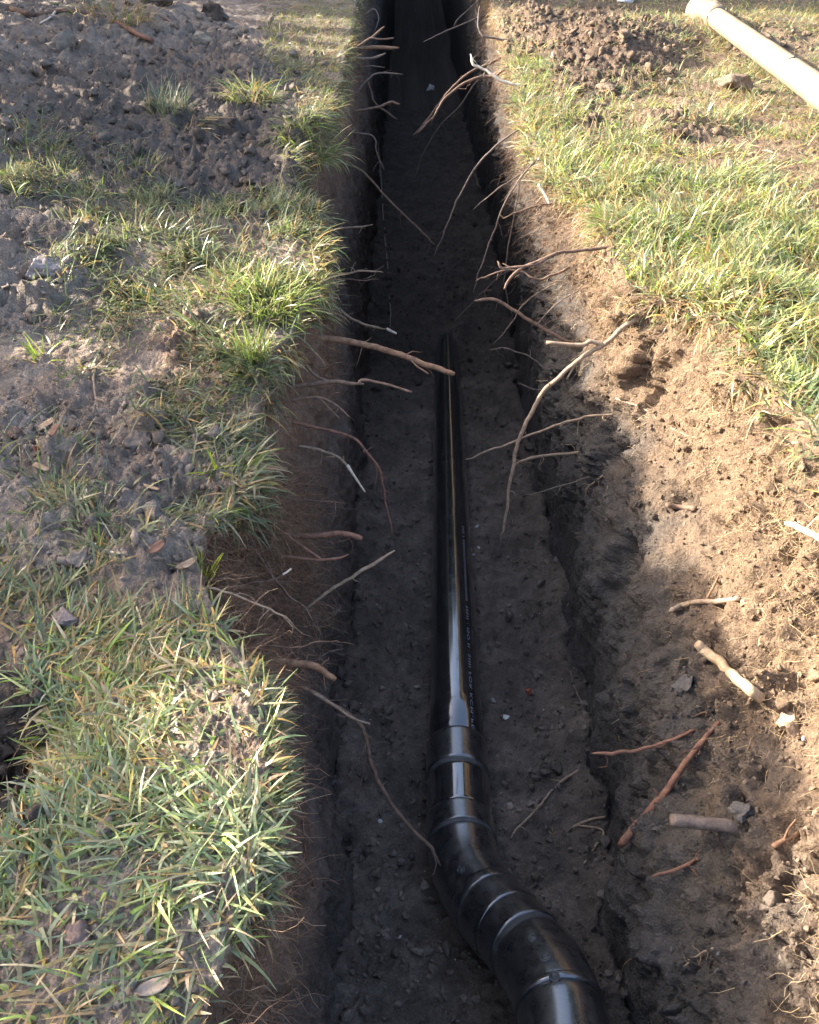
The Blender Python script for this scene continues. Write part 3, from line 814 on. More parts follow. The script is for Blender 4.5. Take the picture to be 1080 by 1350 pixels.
def build_pipe():
    R = .055 * KD
    pA = at_depth(602.5, 985, 1.73 * KD); pB = at_depth(592.5, 600, 2.87 * KD)
    d = (pB - pA) / np.linalg.norm(pB - pA)
    root = empty("drain_pipe", pA)
    tag(root, "black plastic drain pipe with coupling and bends along the trench floor", "pipe")
    pO = np.array(pA); SURF = []
    def part(name, path, radii, mat, sides=56, parent=root):
        V, F = tube(path, radii, sides)
        SURF.append((V, F))
        o = poly_obj(name, V - pO, F, mat, parent)
        return o
    straight = np.array([pA + d * s for s in np.linspace(-.02, 14.0, 80)])
    st_ = part("straight_pipe", straight, R, M_PIPE)
    # the fittings follow a smooth path that rises and turns right towards the camera
    fit_px = [(602.5, 985, 1.73), (604.5, 1045, 1.625), (607, 1100, 1.535), (617, 1150, 1.455), (645, 1195, 1.375), (686, 1240, 1.29), (718, 1283, 1.215), (738, 1330, 1.15), (747, 1390, 1.09), (750, 1470, 1.02), (752, 1560, .95)]
    path = catmull([at_depth(q[0], q[1], q[2] * KD) for q in fit_px], 24)
    seglen = np.concatenate([[0], np.cumsum(np.linalg.norm(np.diff(path, axis=0), axis=1))])
    pxp, pyp, _ = project(path)
    def s_at(py_): return float(np.interp(py_, pyp, seglen))
    def sub(s0, s1, n=24):
        s = np.linspace(s0, s1, n)
        return np.stack([np.interp(s, seglen, path[:, k]) for k in range(3)], -1)
    def sleeve(name, y0, y1, r, mat, lip=.003, n=28):
        r, lip = r * KD, lip * KD
        p = sub(s_at(y0), s_at(y1), n)
        r_ = np.full(n, r); r_[0] -= lip; r_[-1] -= lip
        if n > 6: r_[1] -= lip * .3; r_[-2] -= lip * .3
        return part(name, p, r_, mat)
    # coupling: socket mouth, groove, body
    cpl = sleeve("coupling", 985, 1027, .0625, M_FITTING)
    sleeve("joint_groove", 1024, 1033, .0602, M_GROOVE, .0005, 6)
    sleeve("coupling_body", 1031, 1086, .0612, M_PIPE)
    sleeve("collar", 1084, 1112, .0628, M_FITTING, .001)
    sleeve("seal_ring", 1111, 1117, .0630, M_GROOVE, .001, 6)
    b1 = sleeve("bend", 1115, 1192, .0612, M_FITTING, .001, 40)
    sleeve("rim", 1188, 1199, .0622, M_FITTING, .0010, 8)
    sleeve("joint_groove", 1198, 1201, .0616, M_GROOVE, .0004, 6)
    s2 = sleeve("socket", 1198, 1226, .0618, M_FITTING, .0008, 16)
    sleeve("socket", 1225, 1252, .0610, M_FITTING, .0008, 16)
    sleeve("joint_groove", 1250, 1263, .0588, M_GROOVE, .0004, 6)
    b2 = sleeve("bend", 1260, 1332, .0615, M_FITTING, .0015, 40)
    sleeve("rim", 1327, 1334, .0623, M_FITTING, .0010, 8)
    sleeve("lower_pipe", 1335, 1540, .0605, M_FITTING, .001, 40)
    # round screw bosses with a slot, sitting on the fittings
    dg = None
    for (bx_, by_, rr, slot) in ((608, 1147, .0065, True), (702, 1237, .0060, False), (719, 1262, .0078, True), (731, 1287, .0068, False)):
        r_ = ray(bx_, by_); r_n = r_ / np.linalg.norm(r_)
        best = None
        for pv, pf in SURF:
            loc, nrm, _, dist = BVHTree.FromPolygons(pv.tolist(), pf).ray_cast(Vector(CAM), Vector(r_n), 20)
            if loc is not None and (best is None or dist < best[0]): best = (dist, np.array(loc), np.array(nrm))
        if best is None: continue
        surf, nn = best[1], best[2]
        if nn @ r_n > 0: nn = -nn
        a = np.cross(nn, [0.3, 1, 0]); a /= np.linalg.norm(a); b = np.cross(nn, a)
        V, F = [], []
        K = 24
        prof = [(1.12, -.002), (1.08, .0012), (1.0, .0022), (.86, .0022), (.80, .0008), (.72, .0008), (.66, .0024), (.0, .0028)]
        for (f_, h_) in prof:
            for k in range(K):
                th = 2 * PI * k / K
                V.append(surf + (a * math.cos(th) + b * math.sin(th)) * rr * KD * f_ + nn * h_ * KD)
        for i in range(len(prof) - 1):
            for k in range(K):
                F.append([i * K + k, i * K + (k + 1) % K, (i + 1) * K + (k + 1) % K, (i + 1) * K + k])
        o = poly_obj("screw_boss", np.array(V) - pO, F, M_BOSS, root)
        if slot:
            u = a * .8 + b * .6; v = -a * .6 + b * .8
            Vs = [surf + u * rr * KD * .68 * sx + v * rr * KD * .13 * sy + nn * h * KD for h in (.0010, .0036) for sx, sy in ((-1, -1), (1, -1), (1, 1), (-1, 1))]
            poly_obj("slot_bar", np.array(Vs) - pO, [[4, 5, 6, 7], [0, 1, 5, 4], [1, 2, 6, 5], [2, 3, 7, 6], [3, 0, 4, 7]], M_GROOVE, o, False)
    # line of print along the right of the straight pipe
    fc = bpy.data.curves.new("print", 'FONT')
    fc.body = "IIO I |ISSIIIOSIIIIHSIICSIIIII  NSII · ISO II  SIIII FOR KCM-PE"
    fc.size = .0095; fc.space_character = 1.15
    to = bpy.data.objects.new("print", fc); COL.objects.link(to)
    bpy.context.view_layer.update()
    tm = to.to_mesh()
    tv = np.array([v.co[:] for v in tm.vertices]); tf = [list(p.vertices) for p in tm.polygons]
    to.to_mesh_clear(); bpy.data.objects.remove(to); bpy.data.curves.remove(fc)
    tv[:, 0] -= tv[:, 0].max()
    upv = np.array([0, 0, 1.0]) - d * d[2]; upv /= np.linalg.norm(upv)
    right = np.cross(d, upv)
    th0 = math.radians(33)
    span = .78 * KD / (tv[:, 0].max() - tv[:, 0].min())
    s_along = .01 + (-tv[:, 0]) * span
    thv = th0 - (tv[:, 1] - .004) * KD / R
    rad = R + .0004
    V = pA + d * s_along[:, None] + (right * np.sin(thv)[:, None] + upv * np.cos(thv)[:, None]) * rad
    poly_obj("printed_line", V - pO, tf, M_PRINT, st_, False)["kind"] = "stuff"
    return path, pA, d
PIPE_PATH, PIPE_A, PIPE_D = build_pipe()

# ================================================================= ROOTS
def wobble(pts, amp, seed):
    n = np.stack([fbm(pts * 25 + 7 * k, 2, seed + k) for k in range(3)], -1)
    return pts + n * amp * np.linspace(0, 1, len(pts))[:, None] ** .5

def root_points(px_pts, w0, w1, mode, k=.35, clear=.0, per=6):
    """px_pts: where it is seen. free: leaves the wall at its first point and hangs in the air; lie: follows the surface"""
    pts = np.array(px_pts, float)
    n = len(pts)
    loc0, n0, z0 = hit(*pts[0])
    ws = np.linspace(w0, w1, n)
    out, zs = [], []
    z = z0
    for i in range(n):
        hl, hn, hz = hit(*pts[i])
        if mode == 'lie':
            r = ws[i] * .5 * hz / FPX
            zz = hz - r * .55 - clear * (0 if i == 0 else 1)
        else:
            if i:
                dpx = pts[i] - pts[i - 1]
                z = z + k * (dpx[1] / FPX) * z
            zz = min(z, hz - .004) if i else z
        out.append(at_depth(pts[i][0], pts[i][1], zz)); zs.append(zz)
    out = np.array(out)
    if mode != 'lie':
        back = out[0] - out[1]; back /= np.linalg.norm(back) + 1e-9
        out = np.vstack([out[0] + back * .03 - n0 * .01, out]); zs = [zs[0]] + zs; ws = np.concatenate([[w0], ws])
    P_ = catmull(out, per)
    tt = np.linspace(0, 1, len(P_))
    R_ = np.interp(tt, np.linspace(0, 1, len(ws)), np.array(ws) * np.array(zs) / FPX * .5)
    return P_, R_

def knobbly(V, R_, sides, seed):
    return V

_rs = [0]
def make_root(label, bark, px_pts, w0, w1, mode='free', k=.35, clear=0., branches=(), group=None, sides=8, cat="root", name="root", wob=.5, knob=.09):
    _rs[0] += 1
    sd = 300 + _rs[0] * 3
    P_, R_ = root_points(px_pts, w0, w1, mode, k, clear)
    P_ = wobble(P_, wob * .009 + min(R_.mean() * .7, .003), sd)
    R_ = np.maximum(R_ * (1 + knob * fbm(P_ * 90, 2, sd)), .0005)
    R_ = R_ * (.86 if mode == 'lie' else .80)
    if w1 < 8: R_[-3:] *= np.array([.85, .65, .4])
    else: R_[-1] *= .8
    V, F = tube(P_, R_, sides)
    o = poly_obj(name, V, F, BARK[bark], None, True, P_[0])
    tag(o, label, cat, group)
    # hair rootlets along it
    hv, hf = [], []
    plen = float(np.linalg.norm(np.diff(P_, axis=0), axis=1).sum())
    nh = int(rng.integers(3, 7) + plen * 9)
    for _k in range(nh if len(P_) > 8 else 0):
        i = int(rng.integers(2, len(P_) - 2)); q = P_[i]; dv = rng.normal(size=3) + np.array([0, -.2, -.4]) + (P_[i + 1] - P_[i]) / (np.linalg.norm(P_[i + 1] - P_[i]) + 1e-9) * .9
        dv /= np.linalg.norm(dv); L = rng.uniform(.02, .06 + .12 * min(plen, 1) * rng.uniform(0, 1)) * (.5 if mode == 'lie' else 1); pts = [q]
        for m_ in range(4):
            dv = dv + rng.normal(size=3) * .4 + np.array([0, 0, -.15]); dv /= np.linalg.norm(dv); pts.append(pts[-1] + dv * L / 4)
        v_, f_ = tube(np.array(pts), np.linspace(min(rng.uniform(.0007, .0024), R_[i] * .6), .0004, 5), 4, False)
        hf += [[x + len(hv) * 20 for x in ff] for ff in f_]; hv.append(v_)
    if hv:
        poly_obj("hair_rootlets", np.concatenate(hv) - P_[0], hf, BARK[bark], o)["kind"] = "stuff"
    for b in branches:
        if len(b) == 3: bp_, b0, b1 = b; bk, bkk, bm_ = bark, k, None
        else: bp_, b0, b1, bk, bkk, bm_ = b
        # a side root starts on the nearest point of its root
        bpx = np.array(bp_, float)
        px_, py_, pz_ = project(P_)
        i = int(np.argmin((px_ - bpx[0][0]) ** 2 + (py_ - bpx[0][1]) ** 2))
        z = pz_[i]; q = [P_[i]]; zz = [z]
        for j in range(1, len(bpx)):
            z = z + bkk * ((bpx[j][1] - bpx[j - 1][1]) / FPX) * z
            z = min(z, hit(*bpx[j])[2] - .004)
            q.append(at_depth(bpx[j][0], bpx[j][1], z)); zz.append(z)
        Q = catmull(np.array(q), 6); Q = wobble(Q, .002, sd + 50)
        Rb = np.interp(np.linspace(0, 1, len(Q)), [0, 1], [b0 * zz[0] / FPX * .5, b1 * zz[-1] / FPX * .5])
        Vb, Fb = tube(Q, np.maximum(Rb * (1 + knob * fbm(Q * 90, 2, sd + 9)), .0004), 6)
        poly_obj("side_root", Vb - P_[0], Fb, BARK[bk], o)
    return o

GL, GR = "roots sticking out of the left trench wall", "roots sticking out of the right trench wall"
left_roots = [
    # label, bark, points, w0, w1, k, branches
    ("longest thick brown root, reaching over the pipe from the left edge", 'orange', [(424, 446), (470, 451), (520, 466), (560, 480), (600, 495)], 11, 9, -.2, [([(535, 474), (550, 483), (565, 493)], 3, 2)]),
    ("paired reddish roots below the longest thick root", 'brown', [(380, 512), (410, 507), (440, 504), (480, 505)], 8, 7, -.2, [([(470, 505), (480, 501), (510, 507), (543, 516)], 5, 3), ([(440, 504), (425, 500), (412, 492), (404, 482)], 4, 4)]),
    ("short drooping reddish root under the paired roots", 'brown', [(372, 530), (420, 525), (445, 536), (460, 551)], 5, 3, .1, [([(420, 525), (430, 534), (448, 552)], 3, 2)]),
    ("long crooked root drooping in front of the left wall", 'red', [(385, 556), (430, 567), (465, 576), (485, 598), (503, 625), (508, 660), (520, 708)], 6, 3, .4, [([(490, 606), (497, 620), (494, 640)], 2, 1)]),
    ("root with a frayed white tip beside the crooked root", 'pale', [(395, 588), (425, 594), (445, 603), (460, 617)], 4, 5, .2, [([(458, 614), (470, 632), (482, 649)], 5, 2, 'white', .2, None)]),
    ("smooth red brown cut root pointing right at mid wall", 'red', [(372, 706), (410, 706), (450, 704), (480, 711)], 10, 9, -.2, []),
    ("thin red root just below the smooth cut root", 'red', [(345, 730), (400, 737), (425, 739), (458, 732)], 5, 5, -.1, [([(424, 739), (395, 718), (370, 700), (352, 692)], 4, 4)]),
    ("straight bare twig slanting up across the trench from the left wall", 'pale', [(400, 806), (430, 782), (470, 757), (520, 728)], 5, 6, -.3, []),
    ("stout orange brown root with a cut end above the near turf", 'orange', [(345, 880), (375, 874), (410, 880), (425, 887), (443, 897)], 15, 10, -.1, []),
    ("long dark root drooping from the near turf down onto the pipe bend", 'brown', [(372, 893), (410, 912), (440, 930), (470, 950), (483, 968), (488, 1000), (510, 1050), (540, 1090), (565, 1112), (580, 1141)], 8, 6, .30, [([(410, 912), (440, 930), (468, 948), (488, 954)], 5, 3, 'pale', .1, None), ([(486, 985), (472, 1052)], 2, 1)]),
    ("thin bent rootlet hanging from the near turf edge", 'brown', [(385, 970), (398, 985), (402, 1015), (406, 1032), (440, 1047)], 3, 2, .3, []),
    ("fine reddish rootlet trailing down the near left wall", 'red', [(400, 1080), (405, 1130), (412, 1165), (425, 1187)], 3, 2, .3, []),
    ("yellowish forked root running from the dug pocket", 'pale', [(272, 775), (310, 785), (345, 801), (370, 810), (388, 823)], 5, 3, .2, []),
    ("thin root hanging down beneath the dug pocket", 'brown', [(325, 715), (338, 728), (358, 758), (380, 785), (403, 802), (414, 821)], 4, 3, .3, []),
    ("thin pale-tipped root rising right below the dug pocket", 'brown', [(313, 773), (335, 767), (362, 763), (372, 757)], 3, 3, 0, [([(372, 757), (378, 754), (384, 750)], 3, 3, 'white', 0, None)]),
    ("two-forked rootlet above the stout orange root", 'brown', [(315, 855), (360, 852), (378, 853), (400, 852), (415, 846), (446, 845)], 3, 2, 0, [([(400, 853), (420, 845)], 2, 1)]),
    ("short wiry rootlet rising above the stout orange root", 'grey', [(398, 858), (412, 872), (430, 862), (452, 853)], 2.5, 2, 0, []),
    ("pale root with a split white tip under the bright tuft", 'pale', [(448, 408), (458, 417), (485, 429), (510, 434)], 5, 4, 0, [([(508, 433), (516, 437), (523, 440)], 4, 3, 'white', 0, None)]),
    ("short pale root poking out right of the bright tuft", 'pale', [(440, 362), (460, 360), (477, 357), (505, 360)], 4, 3, 0, []),
    ("straight thin root below the short pale root", 'brown', [(445, 368), (475, 369), (501, 369)], 3, 2, 0, []),
    ("very long thread root hanging straight down the left wall", 'grey', [(493, 158), (501, 215), (505, 280), (510, 340), (514, 400), (515, 440)], 2.5, 2, .7, []),
    ("long arched root sweeping right and down into the dark trench", 'brown', [(448, 212), (478, 226), (505, 255), (540, 290), (560, 308), (573, 322)], 4, 3, .2, []),
    ("small pale root tip beside the left sod edge", 'pale', [(442, 302), (465, 300), (491, 296)], 4, 3, 0, []),
    ("thick sawn root end far along the left wall", 'orange', [(472, 64), (500, 63), (526, 63)], 6.5, 6, 0, []),
    ("grey root angled up just below the thick sawn root", 'grey', [(466, 77), (490, 77), (509, 70)], 5, 4, 0, []),
    ("forked root rising above the thick sawn root", 'brown', [(462, 68), (478, 57), (490, 49), (507, 35)], 4, 3.5, 0, [([(490, 49), (503, 52), (519, 50)], 3, 2)]),
    ("thin upright root highest on the far left wall", 'grey', [(480, 20), (493, 12), (499, 23), (494, 42)], 3, 2, .3, []),
    ("wiry root arching right past the grey root", 'grey', [(472, 120), (485, 105), (500, 96), (532, 98)], 3, 2.5, 0, []),
    ("drooping root with a cut tip on the far left wall", 'brown', [(483, 104), (489, 120), (494, 135), (510, 148), (524, 158)], 4, 4, .2, []),
    ("flat forked root crossing the drooping root", 'brown', [(468, 147), (500, 141), (515, 135), (527, 137)], 4, 4, 0, []),
    ("bent rootlet over the long thread root", 'grey', [(465, 175), (492, 180), (497, 203), (502, 215), (507, 224)], 3, 2, .3, []),
    ("fine rootlet between far left roots and sod", 'grey', [(474, 88), (490, 87), (508, 89)], 2.5, 2, 0, []),
    ("thin horizontal root under the drooping turf at mid wall", 'brown', [(380, 660), (420, 660), (455, 664)], 2.5, 2, 0, [([(440, 662), (442, 675), (438, 690)], 1.6, 1)]),
]
for lab, bk, pts, w0, w1, k, br in left_roots:
    make_root(lab, bk, pts, w0, w1, 'free', k, 0, br, GL)
right_roots = [
    ("long thick root curving down the right wall from the turf corner", 'pale', [(838, 421), (820, 432), (800, 452), (770, 470), (740, 495), (712, 525), (692, 560), (680, 595), (674, 625), (670, 660), (661, 718)], 9, 5, .35, [([(797, 453), (779, 450), (766, 455), (720, 452)], 7, 5, 'pale', 0, None), ([(760, 478), (747, 500)], 3, 2)]),
    ("arched brown root with a blunt tip left of the turf corner", 'brown', [(756, 452), (740, 447), (690, 417), (665, 402), (650, 395), (627, 396)], 6, 6, 0, []),
    ("thick branching root knot under the right turf", 'brown', [(812, 325), (754, 331), (735, 334), (706, 349), (672, 354), (663, 354), (655, 344)], 6, 4, 0, [([(735, 334), (713, 343), (684, 356), (670, 371), (666, 381)], 5, 3)]),
    ("lower curling root of the knot under the right turf", 'brown', [(752, 352), (740, 359), (725, 364), (713, 369), (701, 366), (689, 359), (667, 356), (640, 364), (625, 370)], 4.5, 3, 0, []),
    ("long hanging thread root passing behind the root knot", 'grey', [(697, 196), (695, 214), (685, 238), (682, 262), (675, 303), (667, 344), (666, 383), (677, 420)], 3, 2, .5, []),
    ("long root sloping down left beside the hanging thread", 'grey', [(710, 208), (684, 238), (665, 270), (648, 313), (631, 361), (625, 385)], 3.2, 2, .4, []),
    ("short straight rootlet above the sloping roots", 'grey', [(696, 224), (687, 229), (658, 248), (625, 276)], 3, 2, .1, []),
    ("reddish rootlet pointing left from the sandy notch", 'brown', [(738, 266), (725, 269), (701, 272), (663, 288)], 4, 2.5, .1, [([(725, 269), (718, 255), (710, 243)], 4, 4, 'white', 0, None)]),
    ("long wavy root stretching far into the dark trench", 'grey', [(692, 168), (680, 173), (640, 205), (610, 250), (590, 296), (573, 337)], 4, 2.5, .3, []),
    ("thick brown root of the far tangle with a long tapering tip", 'brown', [(700, 68), (691, 75), (668, 89), (647, 100), (629, 102), (606, 114), (585, 132), (570, 155), (550, 177)], 7, 3, .15, []),
    ("upper parallel root of the far tangle", 'brown', [(690, 50), (681, 58), (660, 75), (645, 84), (619, 96), (598, 114), (580, 135), (560, 162), (545, 179)], 5, 3, .15, []),
    ("pale curled root crossing the far tangle", 'white', [(685, 112), (677, 111), (658, 105), (640, 92), (624, 84), (620, 72)], 5, 4, 0, []),
    ("slim root pointing left above the far tangle", 'grey', [(640, 20), (627, 25), (593, 39), (558, 55)], 3, 2, .1, []),
    ("kinked root at the far top of the right wall", 'grey', [(676, 54), (668, 53), (650, 50), (636, 47), (631, 34), (632, 8)], 4, 3, 0, []),
    ("fine slanting rootlet at the far top of the right wall", 'grey', [(638, -4), (627, 5), (606, 23), (598, 35)], 2.5, 2, .2, []),
    ("long thread root hanging below the far tangle", 'grey', [(640, 98), (627, 109), (606, 140), (580, 166), (557, 205), (546, 238)], 2.8, 2, .4, []),
    ("thin root running left from below the root knot", 'grey', [(672, 357), (658, 365), (629, 393), (600, 423)], 3, 2, .2, []),
    ("wispy kinked root below the root knot", 'grey', [(738, 372), (728, 377), (704, 390), (684, 407), (675, 424), (649, 454)], 3, 2, .3, []),
    ("faint arched rootlet in the dark below the blunt root", 'grey', [(722, 492), (718, 487), (694, 468), (665, 460), (646, 461)], 2.5, 2, 0, []),
    ("thin straight rootlet left of the turf corner", 'grey', [(772, 380), (759, 385), (735, 400), (708, 429)], 2.5, 2, .2, []),
    ("pale wavy root reaching left over the thick curving root", 'pale', [(808, 546), (800, 547), (770, 550), (730, 562), (670, 585), (613, 605)], 5, 3, .1, [([(745, 557), (738, 563)], 3, 2)]),
    ("slender root joining the thick curving root", 'pale', [(762, 596), (755, 597), (715, 602), (675, 612)], 4.5, 5, .1, []),
    ("thin pale rootlet across the shaded right wall", 'grey', [(776, 629), (770, 631), (740, 640), (693, 654)], 3, 2, .1, []),
    ("thin dark root sticking out left of the thick curving root", 'grey', [(720, 515), (700, 512), (684, 505)], 3, 2, 0, []),
    ("red brown root jutting left low on the near right wall", 'red', [(925, 958), (910, 964), (865, 983), (830, 993), (780, 992)], 5, 7, .05, []),
    ("long red brown root slanting down the near right wall", 'red', [(936, 965), (925, 978), (900, 1010), (880, 1040), (850, 1075), (818, 1114)], 8, 14, .1, [([(870, 1053), (862, 1040)], 3, 2), ([(838, 1090), (832, 1078)], 3, 2)]),
    ("stubby grey brown root with a sawn end on the near right wall", 'grey', [(962, 1090), (950, 1088), (915, 1083), (884, 1079)], 23, 22, -.1, []),
    ("short reddish root below the stubby sawn root", 'red', [(920, 1133), (908, 1139), (885, 1148), (860, 1157)], 6, 6, 0, []),
]
for lab, bk, pts, w0, w1, k, br in right_roots:
    make_root(lab, bk, pts, w0, w1, 'free', k, 0, br, GR)
lying = [
    ("pale thread root lying across the sandy right wall", 'pale', [(812, 525), (850, 540), (890, 567), (940, 584)], 3.5, 2.5, .003, []),
    ("short brown root stub embedded in the sunlit sandy wall", 'brown', [(918, 671), (900, 669), (878, 665)], 8, 9, .012, []),
    ("pale knobbly root across the edge of the shade on the right wall", 'pale', [(975, 788), (950, 793), (925, 794), (900, 797), (886, 806)], 9, 8, .015, [([(930, 794), (940, 775), (948, 757)], 4, 2, 'orange', 0, None)]),
    ("thick pale cut root standing out of the sunlit right wall", 'wood', [(1003, 920), (985, 905), (960, 884), (935, 862), (917, 846)], 18, 15, .03, []),
    ("short forked root in the sunlit sand near the frame edge", 'orange', [(1052, 1098), (1040, 1105), (1020, 1115)], 7, 9, .01, [([(1032, 1108), (1040, 1092), (1050, 1080)], 4, 2)]),
    ("bleached stick poking over the right edge of the sandy wall", 'white', [(1100, 722), (1080, 710), (1060, 698), (1036, 688)], 10, 9, .02, []),
    ("pale twig low on the shaded near right wall", 'pale', [(940, 1250), (920, 1260), (900, 1271)], 4, 3, .005, [([(920, 1260), (910, 1262)], 2, 1)]),
    ("small pale rootlet on the shaded right wall below the thin rootlet", 'pale', [(797, 625), (775, 642), (770, 656)], 3, 2, .004, []),
    ("pale twig curving over the trench floor beside the coupling", 'pale', [(763, 1015), (735, 1035), (715, 1060), (690, 1085), (672, 1106)], 4, 3, .012, []),
    ("forked pale twig at the foot of the right wall", 'pale', [(798, 1077), (770, 1083), (752, 1093)], 4, 4, .012, [([(760, 1088), (790, 1092), (795, 1100), (785, 1115), (770, 1138)], 3, 3, 'pale', 0, None)]),
    ("thin thread root lying low on the right wall above the red roots", 'grey', [(752, 885), (757, 905), (768, 930), (771, 975)], 2.2, 2, .004, []),
    ("tiny curved root in a pit of the near right wall", 'brown', [(936, 939), (925, 938), (913, 943)], 3, 2.5, .006, []),
    ("long brown root lying on the soil heap in the far left corner", 'brown', [(-8, 7), (15, 11), (30, 16), (50, 19), (85, 14), (110, 17), (140, 22)], 8, 7, .02, [([(75, 17), (65, 24), (52, 31)], 3, 2, 'white', 0, None)]),
    ("smooth reddish root running into clods right of the far left root", 'red', [(152, 27), (175, 41), (200, 53)], 9, 8, .02, []),
    ("grey root half buried behind the far left clods", 'grey', [(200, 17), (217, 24), (235, 36)], 5, 4, .01, []),
    ("brown root climbing the back of the dug pocket", 'brown', [(287, 640), (283, 670), (286, 700), (287, 735)], 7, 5, .01, []),
    ("thin zigzag root in the dug pocket", 'pale', [(278, 670), (270, 680), (268, 692), (262, 702)], 3, 2, .01, []),
    ("bent white rootlet on the soil left of the dug pocket", 'white', [(128, 634), (118, 636), (114, 648), (117, 657), (122, 652)], 3, 3, .004, []),
    ("pale thin rootlet standing on bare soil of the left lawn", 'pale', [(80, 631), (82, 645), (79, 660)], 3, 2.5, .004, []),
    ("bleached stick lying on clods of the left lawn", 'white', [(118, 716), (135, 722), (160, 731)], 4.5, 3.5, .006, []),
    ("curved straw root beside the middle left grass", 'pale', [(125, 480), (124, 505), (128, 525), (140, 533)], 4, 3, .01, []),
]
for lab, bk, pts, w0, w1, cl, br in lying:
    make_root(lab, bk, pts, w0, w1, 'lie', .1, cl, br, None, cat="twig" if ("twig" in lab or "stick" in lab) else "root", name="twig" if ("twig" in lab or "stick" in lab) else "root")

# ================================================================= CLODS, STONES AND BITS
def clod(name, label, cat, px, py, w, h, mat, seed, tone=None, amp=.45, sink=.25, flat=.8, torn=1.0):
    p, n, z = hit(px, py)
    s = w * .5 * z / FPX
    v = lump(ICO3[0], seed, amp, 1.2)
    v = v + torn * (crumble(v, 2.0, seed) * .26 + fbm(v * 6, 3, seed) * .14)[:, None] * ICO3[0]
    v = v * np.array([s, s * rng.uniform(.8, 1.1), s * flat * (h / w) * 1.15])
    a = rng.uniform(0, 2 * PI); R2 = np.array([[math.cos(a), -math.sin(a), 0], [math.sin(a), math.cos(a), 0], [0, 0, 1]])
    v = v @ R2.T
    me = mesh_from(name, v, ICO3[1], None if tone is None else np.broadcast_to(tone, v.shape), True, mat)
    o = link(name, me)
    o.location = p + np.array([0, 0, 1]) * s * (.5 - sink) * flat
    return tag(o, label, cat)
soil1, soil2, soil3 = (.14, .115, .095), (.10, .08, .066), (.19, .155, .125)
clods = [
    ("largest rounded grey clod on the far left soil heap", 80, 66, 46, 40, soil3), ("brown clod just below the largest far left clod", 84, 98, 24, 26, (.17, .12, .09)), ("grey clod left of the brown clod", 64, 90, 28, 26, soil1),
    ("dark pointed clod at the top of the left heap", 283, 22, 52, 38, soil2), ("dark clod half out of frame at the far left top", 215, 8, 46, 34, soil2), ("pale crusted clod among dark far left clods", 264, 58, 30, 24, (.30, .24, .18)),
    ("brown clod in the hollow below the sunlit tuft", 252, 222, 26, 28, (.17, .13, .095)), ("grey clod in the hollow beside the grass band", 232, 246, 24, 20, soil1), ("dark clod at the corner of the hollow by the lip", 330, 240, 28, 20, soil2),
    ("smooth grey brown clod in the near left grass", 87, 820, 38, 24, (.17, .14, .13)), ("grey lump beside the bleached stick", 112, 738, 42, 26, soil3), ("cracked grey clod above the dug pocket", 178, 588, 54, 32, soil1),
    ("pale crumbly clod at the rim of the dug pocket", 205, 680, 44, 24, soil3), ("brown earth lump amid near left blades", 97, 1236, 52, 26, (.20, .14, .115)), ("small brown clod by the near grass", 176, 822, 24, 20, (.16, .11, .085)),
    ("dark clod in the bare pit at the left frame edge", 14, 1065, 40, 30, soil2), ("pale smooth dirt lump near the left frame edge", 60, 355, 60, 26, (.26, .22, .20)), ("reddish clod on bare soil of the left lawn", 20, 574, 30, 20, (.17, .115, .085)),
    ("grey clod below the near straw stalks", 140, 1095, 34, 20, soil1), ("clod on top of the right soil heap", 822, 52, 40, 30, (.17, .125, .09)), ("brown clod at the foot of the right heap", 800, 118, 34, 22, (.18, .135, .10)),
    ("lone clod on the sunlit right lawn", 968, 118, 50, 28, (.19, .14, .10)), ("dark clod at the back of the right lawn beyond the pole", 1010, 62, 46, 26, (.17, .12, .085)), ("rounded lump on the near right wall above the red root", 900, 905, 36, 30, (.085, .078, .074)),
    ("crusted lump on the near right wall beside the stubby root", 978, 1075, 44, 34, (.095, .086, .08)), ("rough clod at the edge of the sunlit sand", 1040, 945, 40, 30, (.36, .27, .18)),
]
for i, (lab, px, py, w, h, tn) in enumerate(clods):
    clod("soil_clod", lab, "clod", px, py, w, h, M_CRUMB, 31 + i * 7, tn, .42)["group"] = "clods of dug soil"
stones = [
    ("white stone on the trench floor right of the coupling", 666, 945, 13, 9, M_STONE, "stone"), ("upper white pebble beside the pipe", 629, 695, 8, 9, M_STONE, "pebble"), ("middle white pebble beside the pipe", 631, 722, 7, 5, M_STONE, "pebble"),
    ("lowest white pebble touching the pipe side", 625, 732, 6, 5, M_STONE, "pebble"), ("grey pebble under the white stone", 651, 925, 10, 8, M_GREYSTONE, "pebble"), ("pale bit lying on the far dark trench floor", 567, 119, 12, 15, M_STONE, "stone"),
    ("white flake on the floor below the left wall", 502, 1084, 9, 6, M_STONE, "pebble"), ("small pale stone low on the left floor", 527, 1236, 6, 5, M_STONE, "pebble"), ("red brick fragment on the trench floor right of the pipe", 697, 913, 12, 20, M_BRICK, "brick fragment"),
    ("red brick crumb on the bare left lawn", 48, 593, 13, 11, M_BRICK, "brick fragment"), ("pale stone in the sunlit pit of the right wall", 983, 902, 18, 14, M_STONE, "stone"), ("white chip in the sand by the right frame edge", 1060, 975, 9, 8, M_STONE, "pebble"),
    ("tan stone set in the sand above the cut root", 980, 795, 14, 13, M_CHIP, "stone"),
    ("white plastic scrap on the ground behind the right heap", 824, 2, 34, 16, M_SCRAP, "plastic scrap"),
]
for i, (lab, px, py, w, h, mt, cat) in enumerate(stones):
    clod({"stone": "stone", "pebble": "pebble", "brick fragment": "brick_fragment", "plastic scrap": "plastic_scrap"}[cat], lab, cat, px, py, w, h, mt, 230 + i * 5, None, .3, .3, .8, .25)

